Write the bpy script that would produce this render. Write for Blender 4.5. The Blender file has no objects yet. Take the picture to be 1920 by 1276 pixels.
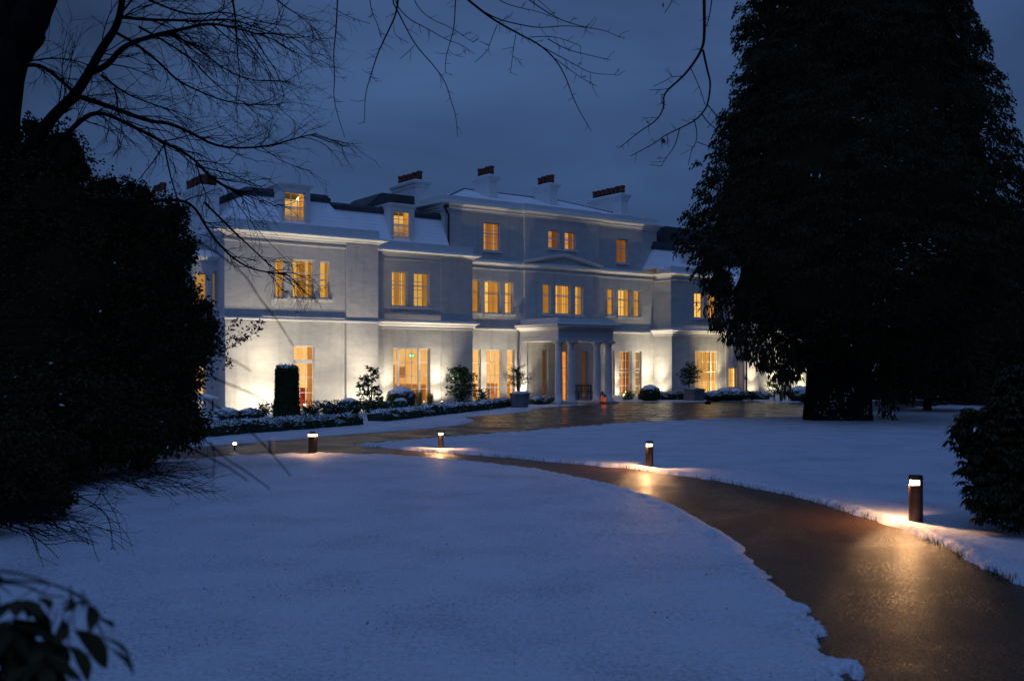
import bpy, math, random
import numpy as np
from mathutils import Vector, Matrix, noise as mnoise

sc = bpy.context.scene
C = sc.collection
rnd = random.Random(7)
rng = np.random.default_rng(11)

# ------------------------------------------------------------------ camera
F, EYE, HOR = 1866.667, 2.2, 683.0            # focal length in photo pixels, eye height, horizon row
cam = bpy.data.cameras.new("camera")
cam.sensor_width = 36.0
cam.lens = 35.0
cam.shift_y = 45.0 / 1920.0
cam.clip_start = 0.05
cam.clip_end = 4000.0
cam.dof.use_dof = True
cam.dof.focus_distance = 45.0
cam.dof.aperture_fstop = 2.8
camo = bpy.data.objects.new("camera", cam)
camo.location = (0, 0, EYE)
camo.rotation_euler = (math.radians(90), 0, 0)
C.objects.link(camo)
sc.camera = camo

# ------------------------------------------------------------------ dusk sky
SKY_GAIN = 0.60
w = bpy.data.worlds.new("World")
sc.world = w
w.use_nodes = True
nt = w.node_tree
nt.nodes.clear()
def N(nt, t, **kw):
    n = nt.nodes.new(t)
    for k, v in kw.items():
        setattr(n, k, v)
    return n
out = N(nt, 'ShaderNodeOutputWorld')
bg = N(nt, 'ShaderNodeBackground')
sky = N(nt, 'ShaderNodeTexSky')
sky.sky_type = 'NISHITA'
sky.sun_disc = False
sky.sun_elevation = math.radians(1.0)
sky.sun_rotation = math.radians(200)
sky.air_density = 1.0
sky.dust_density = 0.3
sky.ozone_density = 6.0
tc = N(nt, 'ShaderNodeTexCoord')
mp = N(nt, 'ShaderNodeMapping')
mp.inputs['Scale'].default_value = (1.0, 1.0, 2.6)
nz = N(nt, 'ShaderNodeTexNoise')
nz.inputs['Scale'].default_value = 2.2
nz.inputs['Detail'].default_value = 5
nz.inputs['Roughness'].default_value = 0.5
nz.inputs['Distortion'].default_value = 0.4
rmp = N(nt, 'ShaderNodeMapRange')
rmp.inputs['From Min'].default_value = 0.34
rmp.inputs['From Max'].default_value = 0.68
rmp.inputs['To Min'].default_value = 0.62
rmp.inputs['To Max'].default_value = 1.42
sep = N(nt, 'ShaderNodeSeparateXYZ')
# overcast dusk: the cloud deck is brighter overhead than near the horizon
gr = N(nt, 'ShaderNodeValToRGB')
gr.color_ramp.elements[0].position = 0.0
gr.color_ramp.elements[0].color = (0.040, 0.086, 0.215, 1)
gr.color_ramp.elements[1].position = 1.0
gr.color_ramp.elements[1].color = (0.070, 0.135, 0.33, 1)
e = gr.color_ramp.elements.new(0.14); e.color = (0.056, 0.114, 0.265, 1)
e = gr.color_ramp.elements.new(0.36); e.color = (0.058, 0.113, 0.258, 1)
e = gr.color_ramp.elements.new(0.55); e.color = (0.070, 0.130, 0.30, 1)
mixs = N(nt, 'ShaderNodeMixRGB'); mixs.blend_type = 'MIX'; mixs.inputs[0].default_value = 0.06
skm = N(nt, 'ShaderNodeMixRGB'); skm.blend_type = 'MULTIPLY'; skm.inputs[0].default_value = 1.0
skm.inputs[2].default_value = (0.05, 0.05, 0.05, 1)
mul = N(nt, 'ShaderNodeMixRGB'); mul.blend_type = 'MULTIPLY'; mul.inputs[0].default_value = 1.0
# a last trace of twilight behind the house, right of its middle
azi = N(nt, 'ShaderNodeVectorMath'); azi.operation = 'DOT_PRODUCT'
azi.inputs[1].default_value = Vector((0.16, 0.95, 0.24)).normalized()
azr = N(nt, 'ShaderNodeMapRange')
azr.inputs['From Min'].default_value = 0.70; azr.inputs['From Max'].default_value = 1.0
azr.inputs['To Min'].default_value = 0.62; azr.inputs['To Max'].default_value = 1.22
azr.interpolation_type = 'SMOOTHSTEP'
# added sky brightness half way up behind the viewer, to light the roof slopes
azi2 = N(nt, 'ShaderNodeVectorMath'); azi2.operation = 'DOT_PRODUCT'
azi2.inputs[1].default_value = Vector((-0.05, -0.62, 0.78)).normalized()
azr2 = N(nt, 'ShaderNodeMapRange')
azr2.inputs['From Min'].default_value = 0.35; azr2.inputs['From Max'].default_value = 1.0
azr2.inputs['To Min'].default_value = 0.0; azr2.inputs['To Max'].default_value = 2.6
azr2.interpolation_type = 'SMOOTHSTEP'
azs = N(nt, 'ShaderNodeMath'); azs.operation = 'ADD'
mul2 = N(nt, 'ShaderNodeMixRGB'); mul2.blend_type = 'MULTIPLY'; mul2.inputs[0].default_value = 1.0
L = nt.links.new
L(tc.outputs['Generated'], mp.inputs['Vector']); L(mp.outputs[0], nz.inputs['Vector'])
L(nz.outputs['Fac'], rmp.inputs['Value'])
L(tc.outputs['Generated'], sep.inputs[0]); L(sep.outputs['Z'], gr.inputs['Fac'])
L(sky.outputs[0], skm.inputs[1]); L(gr.outputs[0], mixs.inputs[1]); L(skm.outputs[0], mixs.inputs[2])
L(mixs.outputs[0], mul.inputs[1]); L(rmp.outputs[0], mul.inputs[2])
L(tc.outputs['Generated'], azi.inputs[0]); L(azi.outputs['Value'], azr.inputs['Value'])
L(tc.outputs['Generated'], azi2.inputs[0]); L(azi2.outputs['Value'], azr2.inputs['Value'])
L(azr.outputs[0], azs.inputs[0]); L(azr2.outputs[0], azs.inputs[1])
L(mul.outputs[0], mul2.inputs[1]); L(azs.outputs[0], mul2.inputs[2])
L(mul2.outputs[0], bg.inputs['Color'])
bg.inputs['Strength'].default_value = SKY_GAIN
L(bg.outputs[0], out.inputs['Surface'])

sun = bpy.data.lights.new("sun", 'SUN')
sun.energy = 0.02                              # the sun is down: only its last diffuse trace through cloud
sun.angle = math.radians(60)
sun.color = (0.55, 0.7, 1.0)
suno = bpy.data.objects.new("sun", sun)
suno.rotation_euler = (math.radians(35), 0, math.radians(-20))
C.objects.link(suno)

FLOOD = 0.86          # gain of the floodlights on the facade
PATHL = 1.0          # gain of the path bollards
sc.view_settings.view_transform = 'Standard'
sc.view_settings.look = 'None'
sc.view_settings.exposure = 0.0
sc.view_settings.gamma = 1.0
sc.render.engine = 'CYCLES'
sc.cycles.max_bounces = 6
sc.cycles.diffuse_bounces = 3
sc.cycles.glossy_bounces = 3
sc.cycles.transparent_max_bounces = 12
sc.cycles.sample_clamp_indirect = 3.0
sc.cycles.caustics_reflective = False
sc.cycles.caustics_refractive = False
sc.cycles.use_light_tree = True
try:
    sc.cycles.use_denoising = True
    sc.cycles.denoiser = 'OPENIMAGEDENOISE'
    sc.cycles.denoising_input_passes = 'RGB_ALBEDO_NORMAL'
    sc.cycles.denoising_prefilter = 'ACCURATE'
except Exception:
    pass

# ------------------------------------------------------------------ pixel <-> place helpers
def gp(px, py, z=0.0):
    """ground point seen at a photo pixel"""
    Y = (EYE - z) * F / (py - HOR)
    return Vector(((px - 960) / F * Y, Y, z))
def dp(px, py, Y):
    """point seen at a photo pixel at depth Y"""
    return Vector(((px - 960) / F * Y, Y, EYE + (HOR - py) / F * Y))
P0 = (-12.89, 44.64)
TH = math.atan2(.5874, .8093)
U = (math.cos(TH), math.sin(TH))
NN = (math.sin(TH), -math.cos(TH))
def fs(px, d):
    """facade coordinate along the house of a pixel on the plane d metres behind the wing front"""
    t = -d
    k = (px - 960) / F
    return (k * (P0[1] + t * NN[1]) - (P0[0] + t * NN[0])) / (U[0] - k * U[1])
def fz(px, py, d):
    Y = P0[1] + fs(px, d) * U[1] - d * NN[1]
    return EYE + (HOR - py) / F * Y
def hw(s, d, z=0.0):
    """facade coordinates to world"""
    return Vector((P0[0] + s * U[0] - d * NN[0], P0[1] + s * U[1] - d * NN[1], z))

# ------------------------------------------------------------------ mesh builder
class MB:
    def __init__(self):
        self.v, self.f, self.m = [], [], []
        self.n = 0
    def add(self, verts, faces, mi=0):
        o = self.n
        self.v.extend([tuple(p) for p in verts]); self.n += len(verts)
        self.f.extend([tuple(i + o for i in q) for q in faces])
        self.m.extend([mi] * len(faces))
    def box(self, x0, x1, y0, y1, z0, z1, mi=0):
        self.add([(x0,y0,z0),(x1,y0,z0),(x1,y1,z0),(x0,y1,z0),(x0,y0,z1),(x1,y0,z1),(x1,y1,z1),(x0,y1,z1)],
                 [(0,3,2,1),(4,5,6,7),(0,1,5,4),(1,2,6,5),(2,3,7,6),(3,0,4,7)], mi)
    def quad(self, a, b, c, d, mi=0):
        self.add([a, b, c, d], [(0,1,2,3)], mi)
    def tube(self, pts, rad, k=5, mi=0, cap=True):
        pts = [Vector(p) for p in pts]
        n = len(pts)
        vs = []
        prev = None
        for i, p in enumerate(pts):
            t = (pts[min(i+1,n-1)] - pts[max(i-1,0)])
            if t.length < 1e-9: t = Vector((0,0,1))
            t.normalize()
            if prev is None:
                a = Vector((0,0,1)) if abs(t.z) < .9 else Vector((1,0,0))
                x = t.cross(a).normalized()
            else:
                x = (prev - t * prev.dot(t))
                x = x.normalized() if x.length > 1e-6 else t.orthogonal().normalized()
            prev = x
            y = t.cross(x)
            r = rad[i] if hasattr(rad, '__len__') else rad
            for j in range(k):
                an = 2*math.pi*j/k
                vs.append(p + x*(math.cos(an)*r) + y*(math.sin(an)*r))
        fc = []
        for i in range(n-1):
            for j in range(k):
                fc.append((i*k+j, i*k+(j+1)%k, (i+1)*k+(j+1)%k, (i+1)*k+j))
        if cap:
            fc.append(tuple(range(k-1,-1,-1))); fc.append(tuple((n-1)*k+j for j in range(k)))
        self.add(vs, fc, mi)
    def lathe(self, prof, c=(0,0,0), k=24, mi=0, sx=1.0, sy=1.0):
        vs, fc = [], []
        n = len(prof)
        for r, z in prof:
            for j in range(k):
                a = 2*math.pi*j/k
                vs.append((c[0]+math.cos(a)*r*sx, c[1]+math.sin(a)*r*sy, c[2]+z))
        for i in range(n-1):
            for j in range(k):
                fc.append((i*k+j, i*k+(j+1)%k, (i+1)*k+(j+1)%k, (i+1)*k+j))
        fc.append(tuple(range(k-1,-1,-1))); fc.append(tuple((n-1)*k+j for j in range(k)))
        self.add(vs, fc, mi)
    def sweep(self, plan, prof, mi=0, closed_prof=True):
        """profile (projection, z) carried along a plan line (s, d) with mitred corners"""
        n = len(plan)
        offs = []
        for i in range(n):
            ns = []
            for a, b in ((i-1, i), (i, i+1)):
                if a < 0 or b >= n: continue
                dx, dy = plan[b][0]-plan[a][0], plan[b][1]-plan[a][1]
                l = math.hypot(dx, dy)
                ns.append((dy/l, -dx/l))
            if len(ns) == 1: offs.append(ns[0])
            else:
                m = (ns[0][0]+ns[1][0], ns[0][1]+ns[1][1])
                q = 1 + ns[0][0]*ns[1][0] + ns[0][1]*ns[1][1]
                offs.append((m[0]/q, m[1]/q))
        vs, fc = [], []
        k = len(prof)
        for (x, y), (ox, oy) in zip(plan, offs):
            for p, z in prof:
                vs.append((x+ox*p, y+oy*p, z))
        for i in range(n-1):
            for j in range(k if closed_prof else k-1):
                j2 = (j+1) % k
                fc.append((i*k+j, (i+1)*k+j, (i+1)*k+j2, i*k+j2))
        fc.append(tuple(range(k))); fc.append(tuple((n-1)*k+j for j in range(k-1,-1,-1)))
        self.add(vs, fc, mi)
    def leaves(self, Cn, D, Ln, Wd, mi=0, droop=0.0, mis=None):
        """many leaf-sized diamond faces: base points, directions, lengths, widths"""
        Cn = np.asarray(Cn, float); D = np.asarray(D, float)
        n = len(Cn)
        if n == 0: return
        D = D / np.maximum(np.linalg.norm(D, axis=1, keepdims=True), 1e-6)
        R = rng.normal(size=(n, 3))
        S = np.cross(D, R); S /= np.maximum(np.linalg.norm(S, axis=1, keepdims=True), 1e-6)
        Ln = np.broadcast_to(np.asarray(Ln, float), (n,))[:, None]
        Wd = np.broadcast_to(np.asarray(Wd, float), (n,))[:, None]
        mid = Cn + D * Ln * .45
        tip = Cn + D * Ln; tip[:, 2] -= droop * Ln[:, 0]
        V = np.stack([Cn, mid + S * Wd * .5, tip, mid - S * Wd * .5], axis=1).reshape(-1, 3)
        o = self.n
        self.v.extend(map(tuple, V.tolist())); self.n += 4 * n
        self.f.extend([(o+4*i, o+4*i+1, o+4*i+2, o+4*i+3) for i in range(n)])
        self.m.extend([mi] * n if mis is None else list(mis))
    def build(self, name, mats, parent=None, smooth=False):
        me = bpy.data.meshes.new(name)
        me.from_pydata(self.v, [], self.f)
        if not isinstance(mats, (list, tuple)): mats = [mats]
        for m in mats: me.materials.append(m)
        if len(mats) > 1:
            me.polygons.foreach_set('material_index', self.m)
        if smooth:
            me.polygons.foreach_set('use_smooth', [True]*len(me.polygons))
        me.update()
        o = bpy.data.objects.new(name, me)
        C.objects.link(o)
        if parent is not None: o.parent = parent
        return o

def tag(o, label=None, cat=None, group=None, kind=None):
    if label: o['label'] = label
    if cat: o['category'] = cat
    if group: o['group'] = group
    if kind: o['kind'] = kind
    return o
def empty(name, loc=(0,0,0), rz=0.0, label=None, cat=None, group=None):
    o = bpy.data.objects.new(name, None)
    o.empty_display_size = .2
    o.location = loc; o.rotation_euler = (0, 0, rz)
    C.objects.link(o)
    return tag(o, label, cat, group)
def light(kind, name, loc, energy, color, parent=None, **kw):
    l = bpy.data.lights.new(name, kind)
    l.energy = energy; l.color = color
    for k, v in kw.items(): setattr(l, k, v)
    o = bpy.data.objects.new(name, l)
    o.location = loc
    C.objects.link(o)
    if parent is not None: o.parent = parent
    return o

# ------------------------------------------------------------------ materials
def mat(name, col, rough=.7, var=.0, scale=4.0, bump=0.0, bscale=None, metal=0.0, spec=None, detail=4, coord='Object', col2=None):
    m = bpy.data.materials.new(name); m.use_nodes = True
    t = m.node_tree; b = t.nodes['Principled BSDF']
    b.inputs['Base Color'].default_value = (*col, 1)
    b.inputs['Roughness'].default_value = rough
    b.inputs['Metallic'].default_value = metal
    if spec is not None: b.inputs['Specular IOR Level'].default_value = spec
    if var or bump or col2:
        c = N(t, 'ShaderNodeTexCoord')
        if var or col2:
            n = N(t, 'ShaderNodeTexNoise'); n.inputs['Scale'].default_value = scale; n.inputs['Detail'].default_value = detail
            t.links.new(c.outputs[coord], n.inputs['Vector'])
            r = N(t, 'ShaderNodeValToRGB')
            r.color_ramp.elements[0].position = .32; r.color_ramp.elements[1].position = .68
            c2 = col2 or tuple(x*(1+var) for x in col)
            r.color_ramp.elements[0].color = (*[x*(1-var) for x in col], 1)
            r.color_ramp.elements[1].color = (*c2, 1)
            t.links.new(n.outputs['Fac'], r.inputs['Fac']); t.links.new(r.outputs[0], b.inputs['Base Color'])
        if bump:
            n2 = N(t, 'ShaderNodeTexNoise'); n2.inputs['Scale'].default_value = bscale or scale*6; n2.inputs['Detail'].default_value = 4
            t.links.new(c.outputs[coord], n2.inputs['Vector'])
            bp = N(t, 'ShaderNodeBump'); bp.inputs['Strength'].default_value = bump; bp.inputs['Distance'].default_value = .02
            t.links.new(n2.outputs['Fac'], bp.inputs['Height']); t.links.new(bp.outputs[0], b.inputs['Normal'])
    return m
def emis(name, col, strength, col2=None, scale=2.0):
    m = bpy.data.materials.new(name); m.use_nodes = True
    t = m.node_tree; t.nodes.remove(t.nodes['Principled BSDF'])
    o = t.nodes['Material Output']; e = N(t, 'ShaderNodeEmission')
    e.inputs['Color'].default_value = (*col, 1); e.inputs['Strength'].default_value = strength
    if col2:
        c = N(t, 'ShaderNodeTexCoord'); n = N(t, 'ShaderNodeTexNoise'); n.inputs['Scale'].default_value = scale; n.inputs['Detail'].default_value = 2
        mx = N(t, 'ShaderNodeMixRGB'); mx.inputs[1].default_value = (*col, 1); mx.inputs[2].default_value = (*col2, 1)
        mr = N(t, 'ShaderNodeMapRange'); mr.inputs['From Min'].default_value = .35; mr.inputs['From Max'].default_value = .65
        t.links.new(c.outputs['Object'], n.inputs['Vector']); t.links.new(n.outputs['Fac'], mr.inputs['Value'])
        t.links.new(mr.outputs[0], mx.inputs[0]); t.links.new(mx.outputs[0], e.inputs['Color'])
    if 'room' in name or 'hall' in name:
        oi = N(t, 'ShaderNodeObjectInfo'); mr2 = N(t, 'ShaderNodeMapRange'); mr2.inputs['To Min'].default_value = strength*.68; mr2.inputs['To Max'].default_value = strength*1.28
        t.links.new(oi.outputs['Random'], mr2.inputs['Value']); t.links.new(mr2.outputs[0], e.inputs['Strength'])
    t.links.new(e.outputs[0], o.inputs['Surface'])
    return m
def stucco_mat():
    m = mat('white_render', (.78, .77, .74), .85)
    t = m.node_tree; b = t.nodes['Principled BSDF']
    c = N(t, 'ShaderNodeTexCoord')
    n = N(t, 'ShaderNodeTexNoise'); n.inputs['Scale'].default_value = 1.3; n.inputs['Detail'].default_value = 8; n.inputs['Roughness'].default_value = .65
    mp = N(t, 'ShaderNodeMapping'); mp.inputs['Scale'].default_value = (1, 1, 2.4)
    r = N(t, 'ShaderNodeValToRGB')
    r.color_ramp.elements[0].position = .36; r.color_ramp.elements[0].color = (.47, .465, .45, 1)
    r.color_ramp.elements[1].position = .64; r.color_ramp.elements[1].color = (.56, .555, .535, 1)
    n2 = N(t, 'ShaderNodeTexNoise'); n2.inputs['Scale'].default_value = 3.0; n2.inputs['Detail'].default_value = 9; n2.inputs['Roughness'].default_value = .6
    bp = N(t, 'ShaderNodeBump'); bp.inputs['Strength'].default_value = .45; bp.inputs['Distance'].default_value = .06
    t.links.new(c.outputs['Object'], mp.inputs[0]); t.links.new(mp.outputs[0], n.inputs['Vector']); t.links.new(c.outputs['Object'], n2.inputs['Vector'])
    mp2 = N(t, 'ShaderNodeMapping'); mp2.inputs['Scale'].default_value = (3.2, 3.2, .22)
    n3 = N(t, 'ShaderNodeTexNoise'); n3.inputs['Scale'].default_value = 1.0; n3.inputs['Detail'].default_value = 5
    t.links.new(c.outputs['Object'], mp2.inputs[0]); t.links.new(mp2.outputs[0], n3.inputs['Vector'])
    st = N(t, 'ShaderNodeMapRange'); st.inputs['From Min'].default_value = .52; st.inputs['From Max'].default_value = .74; st.inputs['To Min'].default_value = 0; st.inputs['To Max'].default_value = .55
    t.links.new(n3.outputs['Fac'], st.inputs['Value'])
    mx = N(t, 'ShaderNodeMixRGB'); mx.blend_type = 'MULTIPLY'; mx.inputs[2].default_value = (.72, .70, .66, 1)
    t.links.new(n.outputs['Fac'], r.inputs['Fac']); t.links.new(r.outputs[0], mx.inputs[1]); t.links.new(st.outputs[0], mx.inputs[0]); t.links.new(mx.outputs[0], b.inputs['Base Color'])
    t.links.new(n2.outputs['Fac'], bp.inputs['Height']); t.links.new(bp.outputs[0], b.inputs['Normal'])
    return m
def snow_mat(name='snow', grass=True, fleck=.63):
    m = mat(name, (.83, .85, .88), .55, spec=.3)
    t = m.node_tree; b = t.nodes['Principled BSDF']
    c = N(t, 'ShaderNodeTexCoord')
    n1 = N(t, 'ShaderNodeTexNoise'); n1.inputs['Scale'].default_value = 24; n1.inputs['Detail'].default_value = 6; n1.inputs['Roughness'].default_value = .7
    n2 = N(t, 'ShaderNodeTexNoise'); n2.inputs['Scale'].default_value = .8; n2.inputs['Detail'].default_value = 4
    t.links.new(c.outputs['Object'], n1.inputs['Vector']); t.links.new(c.outputs['Object'], n2.inputs['Vector'])
    ad = N(t, 'ShaderNodeMath', operation='ADD'); t.links.new(n1.outputs['Fac'], ad.inputs[0])
    ml = N(t, 'ShaderNodeMath', operation='MULTIPLY'); ml.inputs[1].default_value = .45; t.links.new(n2.outputs['Fac'], ml.inputs[0])
    t.links.new(ml.outputs[0], ad.inputs[1])
    r = N(t, 'ShaderNodeMapRange'); r.inputs['From Min'].default_value = fleck + .06; r.inputs['From Max'].default_value = fleck + .34
    r.inputs['To Max'].default_value = .8 if grass else 0.0
    t.links.new(ad.outputs[0], r.inputs['Value'])
    mx = N(t, 'ShaderNodeMixRGB'); mx.inputs[1].default_value = ((.66, .69, .76, 1) if grass else (.88, .90, .93, 1)); mx.inputs[2].default_value = (.24, .27, .27, 1)  # lawn base is darker: shade of the surrounding trees put into its colour
    t.links.new(r.outputs[0], mx.inputs[0]); t.links.new(mx.outputs[0], b.inputs['Base Color'])
    n3 = N(t, 'ShaderNodeTexNoise'); n3.inputs['Scale'].default_value = 22; n3.inputs['Detail'].default_value = 7; n3.inputs['Roughness'].default_value = .68
    bp = N(t, 'ShaderNodeBump'); bp.inputs['Strength'].default_value = .55; bp.inputs['Distance'].default_value = .03
    t.links.new(c.outputs['Object'], n3.inputs['Vector']); t.links.new(n3.outputs['Fac'], bp.inputs['Height']); t.links.new(bp.outputs[0], b.inputs['Normal'])
    return m
def capped_mat(name, col, lo=.35, hi=.75, snow=(.83, .85, .88), nscale=7.0):
    """a surface that holds snow wherever it faces up"""
    m = mat(name, col, .75)
    t = m.node_tree; b = t.nodes['Principled BSDF']
    g = N(t, 'ShaderNodeNewGeometry'); s = N(t, 'ShaderNodeSeparateXYZ'); c = N(t, 'ShaderNodeTexCoord')
    n = N(t, 'ShaderNodeTexNoise'); n.inputs['Scale'].default_value = nscale; n.inputs['Detail'].default_value = 5
    t.links.new(g.outputs['True Normal'], s.inputs[0]); t.links.new(c.outputs['Object'], n.inputs['Vector'])
    a = N(t, 'ShaderNodeMath', operation='MULTIPLY_ADD'); a.inputs[1].default_value = .9; t.links.new(n.outputs['Fac'], a.inputs[0])
    a.inputs[2].default_value = -.45
    a2 = N(t, 'ShaderNodeMath', operation='ADD'); t.links.new(s.outputs['Z'], a2.inputs[0]); t.links.new(a.outputs[0], a2.inputs[1])
    r = N(t, 'ShaderNodeMapRange'); r.inputs['From Min'].default_value = lo; r.inputs['From Max'].default_value = hi
    t.links.new(a2.outputs[0], r.inputs['Value'])
    mx = N(t, 'ShaderNodeMixRGB'); mx.inputs[1].default_value = (*col, 1); mx.inputs[2].default_value = (*snow, 1)
    t.links.new(r.outputs[0], mx.inputs[0]); t.links.new(mx.outputs[0], b.inputs['Base Color'])
    n3 = N(t, 'ShaderNodeTexNoise'); n3.inputs['Scale'].default_value = 14; n3.inputs['Detail'].default_value = 5
    bp = N(t, 'ShaderNodeBump'); bp.inputs['Strength'].default_value = .5; bp.inputs['Distance'].default_value = .05
    t.links.new(c.outputs['Object'], n3.inputs['Vector']); t.links.new(n3.outputs['Fac'], bp.inputs['Height']); t.links.new(bp.outputs[0], b.inputs['Normal'])
    return m
def wet_mat(name, c1, c2, gscale, rough, bump, bdist=.006, spec=.5, rvar=.12):
    """wet bound gravel: fine stones with a film of water"""
    m = mat(name, c1, rough, spec=spec)
    t = m.node_tree; b = t.nodes['Principled BSDF']
    c = N(t, 'ShaderNodeTexCoord')
    v = N(t, 'ShaderNodeTexVoronoi'); v.inputs['Scale'].default_value = gscale
    n = N(t, 'ShaderNodeTexNoise'); n.inputs['Scale'].default_value = .9; n.inputs['Detail'].default_value = 5
    n3 = N(t, 'ShaderNodeTexNoise'); n3.inputs['Scale'].default_value = gscale*.35; n3.inputs['Detail'].default_value = 5
    for q in (v, n, n3): t.links.new(c.outputs['Object'], q.inputs['Vector'])
    mx = N(t, 'ShaderNodeMixRGB'); mx.inputs[1].default_value = (*c1, 1); mx.inputs[2].default_value = (*c2, 1)
    sp = N(t, 'ShaderNodeSeparateXYZ'); t.links.new(v.outputs['Color'], sp.inputs[0]); t.links.new(sp.outputs['X'], mx.inputs[0])
    t.links.new(mx.outputs[0], b.inputs['Base Color'])
    mr = N(t, 'ShaderNodeMapRange'); mr.inputs['From Min'].default_value = .35; mr.inputs['From Max'].default_value = .65
    mr.inputs['To Min'].default_value = rough - rvar; mr.inputs['To Max'].default_value = rough + rvar
    rm = N(t, 'ShaderNodeMath'); rm.operation = 'MULTIPLY_ADD'; rm.inputs[1].default_value = .20; t.links.new(sp.outputs['Y'], rm.inputs[0])
    rs = N(t, 'ShaderNodeMath'); rs.operation = 'SUBTRACT'; rs.inputs[1].default_value = .10
    t.links.new(n.outputs['Fac'], mr.inputs['Value']); t.links.new(mr.outputs[0], rs.inputs[0]); t.links.new(rs.outputs[0], rm.inputs[2]); t.links.new(rm.outputs[0], b.inputs['Roughness'])
    ad = N(t, 'ShaderNodeMath', operation='ADD'); t.links.new(v.outputs['Distance'], ad.inputs[0]); t.links.new(n3.outputs['Fac'], ad.inputs[1])
    bp = N(t, 'ShaderNodeBump'); bp.inputs['Strength'].default_value = bump; bp.inputs['Distance'].default_value = bdist
    t.links.new(ad.outputs[0], bp.inputs['Height']); t.links.new(bp.outputs[0], b.inputs['Normal'])
    return m
def leaf_mat(name, c1, c2, rough=.45):
    m = mat(name, c1, rough, spec=.06)
    t = m.node_tree; b = t.nodes['Principled BSDF']
    g = N(t, 'ShaderNodeNewGeometry')
    mx = N(t, 'ShaderNodeMixRGB'); mx.inputs[1].default_value = (*c1, 1); mx.inputs[2].default_value = (*c2, 1)
    t.links.new(g.outputs['Random Per Island'], mx.inputs[0]); t.links.new(mx.outputs[0], b.inputs['Base Color'])
    return m
def glass_mat():
    m = bpy.data.materials.new('window_glass'); m.use_nodes = True
    t = m.node_tree; t.nodes.remove(t.nodes['Principled BSDF']); o = t.nodes['Material Output']
    a = N(t, 'ShaderNodeBsdfTransparent'); g = N(t, 'ShaderNodeBsdfGlossy'); g.inputs['Roughness'].default_value = .03
    x = N(t, 'ShaderNodeMixShader'); f = N(t, 'ShaderNodeFresnel'); f.inputs['IOR'].default_value = 1.45
    t.links.new(f.outputs[0], x.inputs[0]); t.links.new(a.outputs[0], x.inputs[1]); t.links.new(g.outputs[0], x.inputs[2])
    t.links.new(x.outputs[0], o.inputs['Surface'])
    return m
def curtain_mat(name, col):
    m = bpy.data.materials.new(name); m.use_nodes = True
    t = m.node_tree; t.nodes.remove(t.nodes['Principled BSDF']); o = t.nodes['Material Output']
    a = N(t, 'ShaderNodeBsdfDiffuse'); g = N(t, 'ShaderNodeBsdfTranslucent'); x = N(t, 'ShaderNodeMixShader'); x.inputs[0].default_value = .55
    a.inputs['Color'].default_value = (*col, 1); g.inputs['Color'].default_value = (*col, 1)
    t.links.new(a.outputs[0], x.inputs[1]); t.links.new(g.outputs[0], x.inputs[2]); t.links.new(x.outputs[0], o.inputs['Surface'])
    return m

M = {}
M['stucco'] = stucco_mat()
M['trim'] = mat('white_painted_trim', (.70, .695, .68), .6, var=.04, scale=3, bump=.1, bscale=20)  # paler than the walls, so the colour adds to the floodlit mouldings' brightness
M['joinery'] = mat('white_joinery_paint', (.78, .77, .74), .4)
M['snow'] = snow_mat('snow', True)
M['cleansnow'] = snow_mat('clean_snow', False)
M['lead'] = mat('dark_lead', (.045, .05, .06), .5, var=.25, scale=2, bump=.2)
M['slate'] = mat('slate', (.08, .085, .1), .6, var=.3, scale=6)
M['pot'] = mat('terracotta', (.14, .045, .028), .85, var=.3, scale=9)
M['soot'] = mat('sooty_terracotta', (.06, .03, .025), .9)
M['iron'] = mat('black_iron', (.015, .015, .017), .5)
M['glass'] = glass_mat()
M['curtain'] = curtain_mat('gold_curtain', (.78, .58, .26))
M['drape'] = curtain_mat('brown_drape', (.50, .30, .12))
M['room_up'] = emis('amber_lit_room', (1.0, .51, .09), .95, (1.0, .57, .13), 1.2)  # room surfaces emit their own glow, standing in for lamplight inside
M['room_low'] = emis('warm_lit_hall', (1.0, .56, .19), 1.2, (.95, .42, .09), 1.6)
M['room_dim'] = emis('dim_amber_room', (1.0, .50, .12), .48, (1.0, .38, .06), 2.0)
M['room_attic'] = emis('bright_amber_attic', (1.0, .55, .11), 1.6, (1.0, .50, .09), 1.6)
M['room_door'] = emis('orange_lit_entrance', (1.0, .36, .06), .95, (.8, .2, .03), 2.5)
M['room_faint'] = emis('faint_entrance_glow', (1.0, .40, .12), .085, (1.0, .3, .05), 2.5)
M['room_right'] = emis('pale_gold_room', (1.0, .66, .24), 1.6, (1.0, .58, .17), 1.5)
M['dado'] = emis('glowing_room_panelling', (1.0, .36, .08), .6, (.8, .25, .04), 2.0)  # panelling emits too: its lamplight is put into the colour
M['lampglow'] = emis('lamp_glow', (1.0, .82, .45), 5.0)
M['drive'] = wet_mat('wet_dark_tarmac', (.020, .018, .017), (.045, .04, .037), 70, .42, .35)
M['path'] = wet_mat('wet_brown_gravel', (.018, .011, .006), (.17, .085, .036), 70, .36, .8, .011, spec=.42, rvar=.07)  # stone contrast raised so the colour carries part of the wet glitter
M['bark'] = mat('dark_bark', (.010, .009, .008), .95, spec=.03, var=.4, scale=8, bump=.5, bscale=20)
M['twig'] = mat('dark_twig', (.010, .008, .007), .95, spec=.03)
M['wand'] = mat('black_wand_twig', (.006, .005, .005), .95, spec=.0)
M['cedarbark'] = mat('dark_fibrous_bark', (.014, .011, .009), .95, spec=.03, var=.4, scale=6, bump=.6, bscale=14)
M['cedar'] = leaf_mat('dark_cedar_foliage', (.026, .020, .010), (.052, .041, .020), .7)
M['holly'] = leaf_mat('dark_holly_leaf', (.026, .021, .009), (.056, .045, .020), .6)
M['rhodo'] = leaf_mat('rhododendron_leaf', (.022, .020, .009), (.048, .042, .020), .55)
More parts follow.
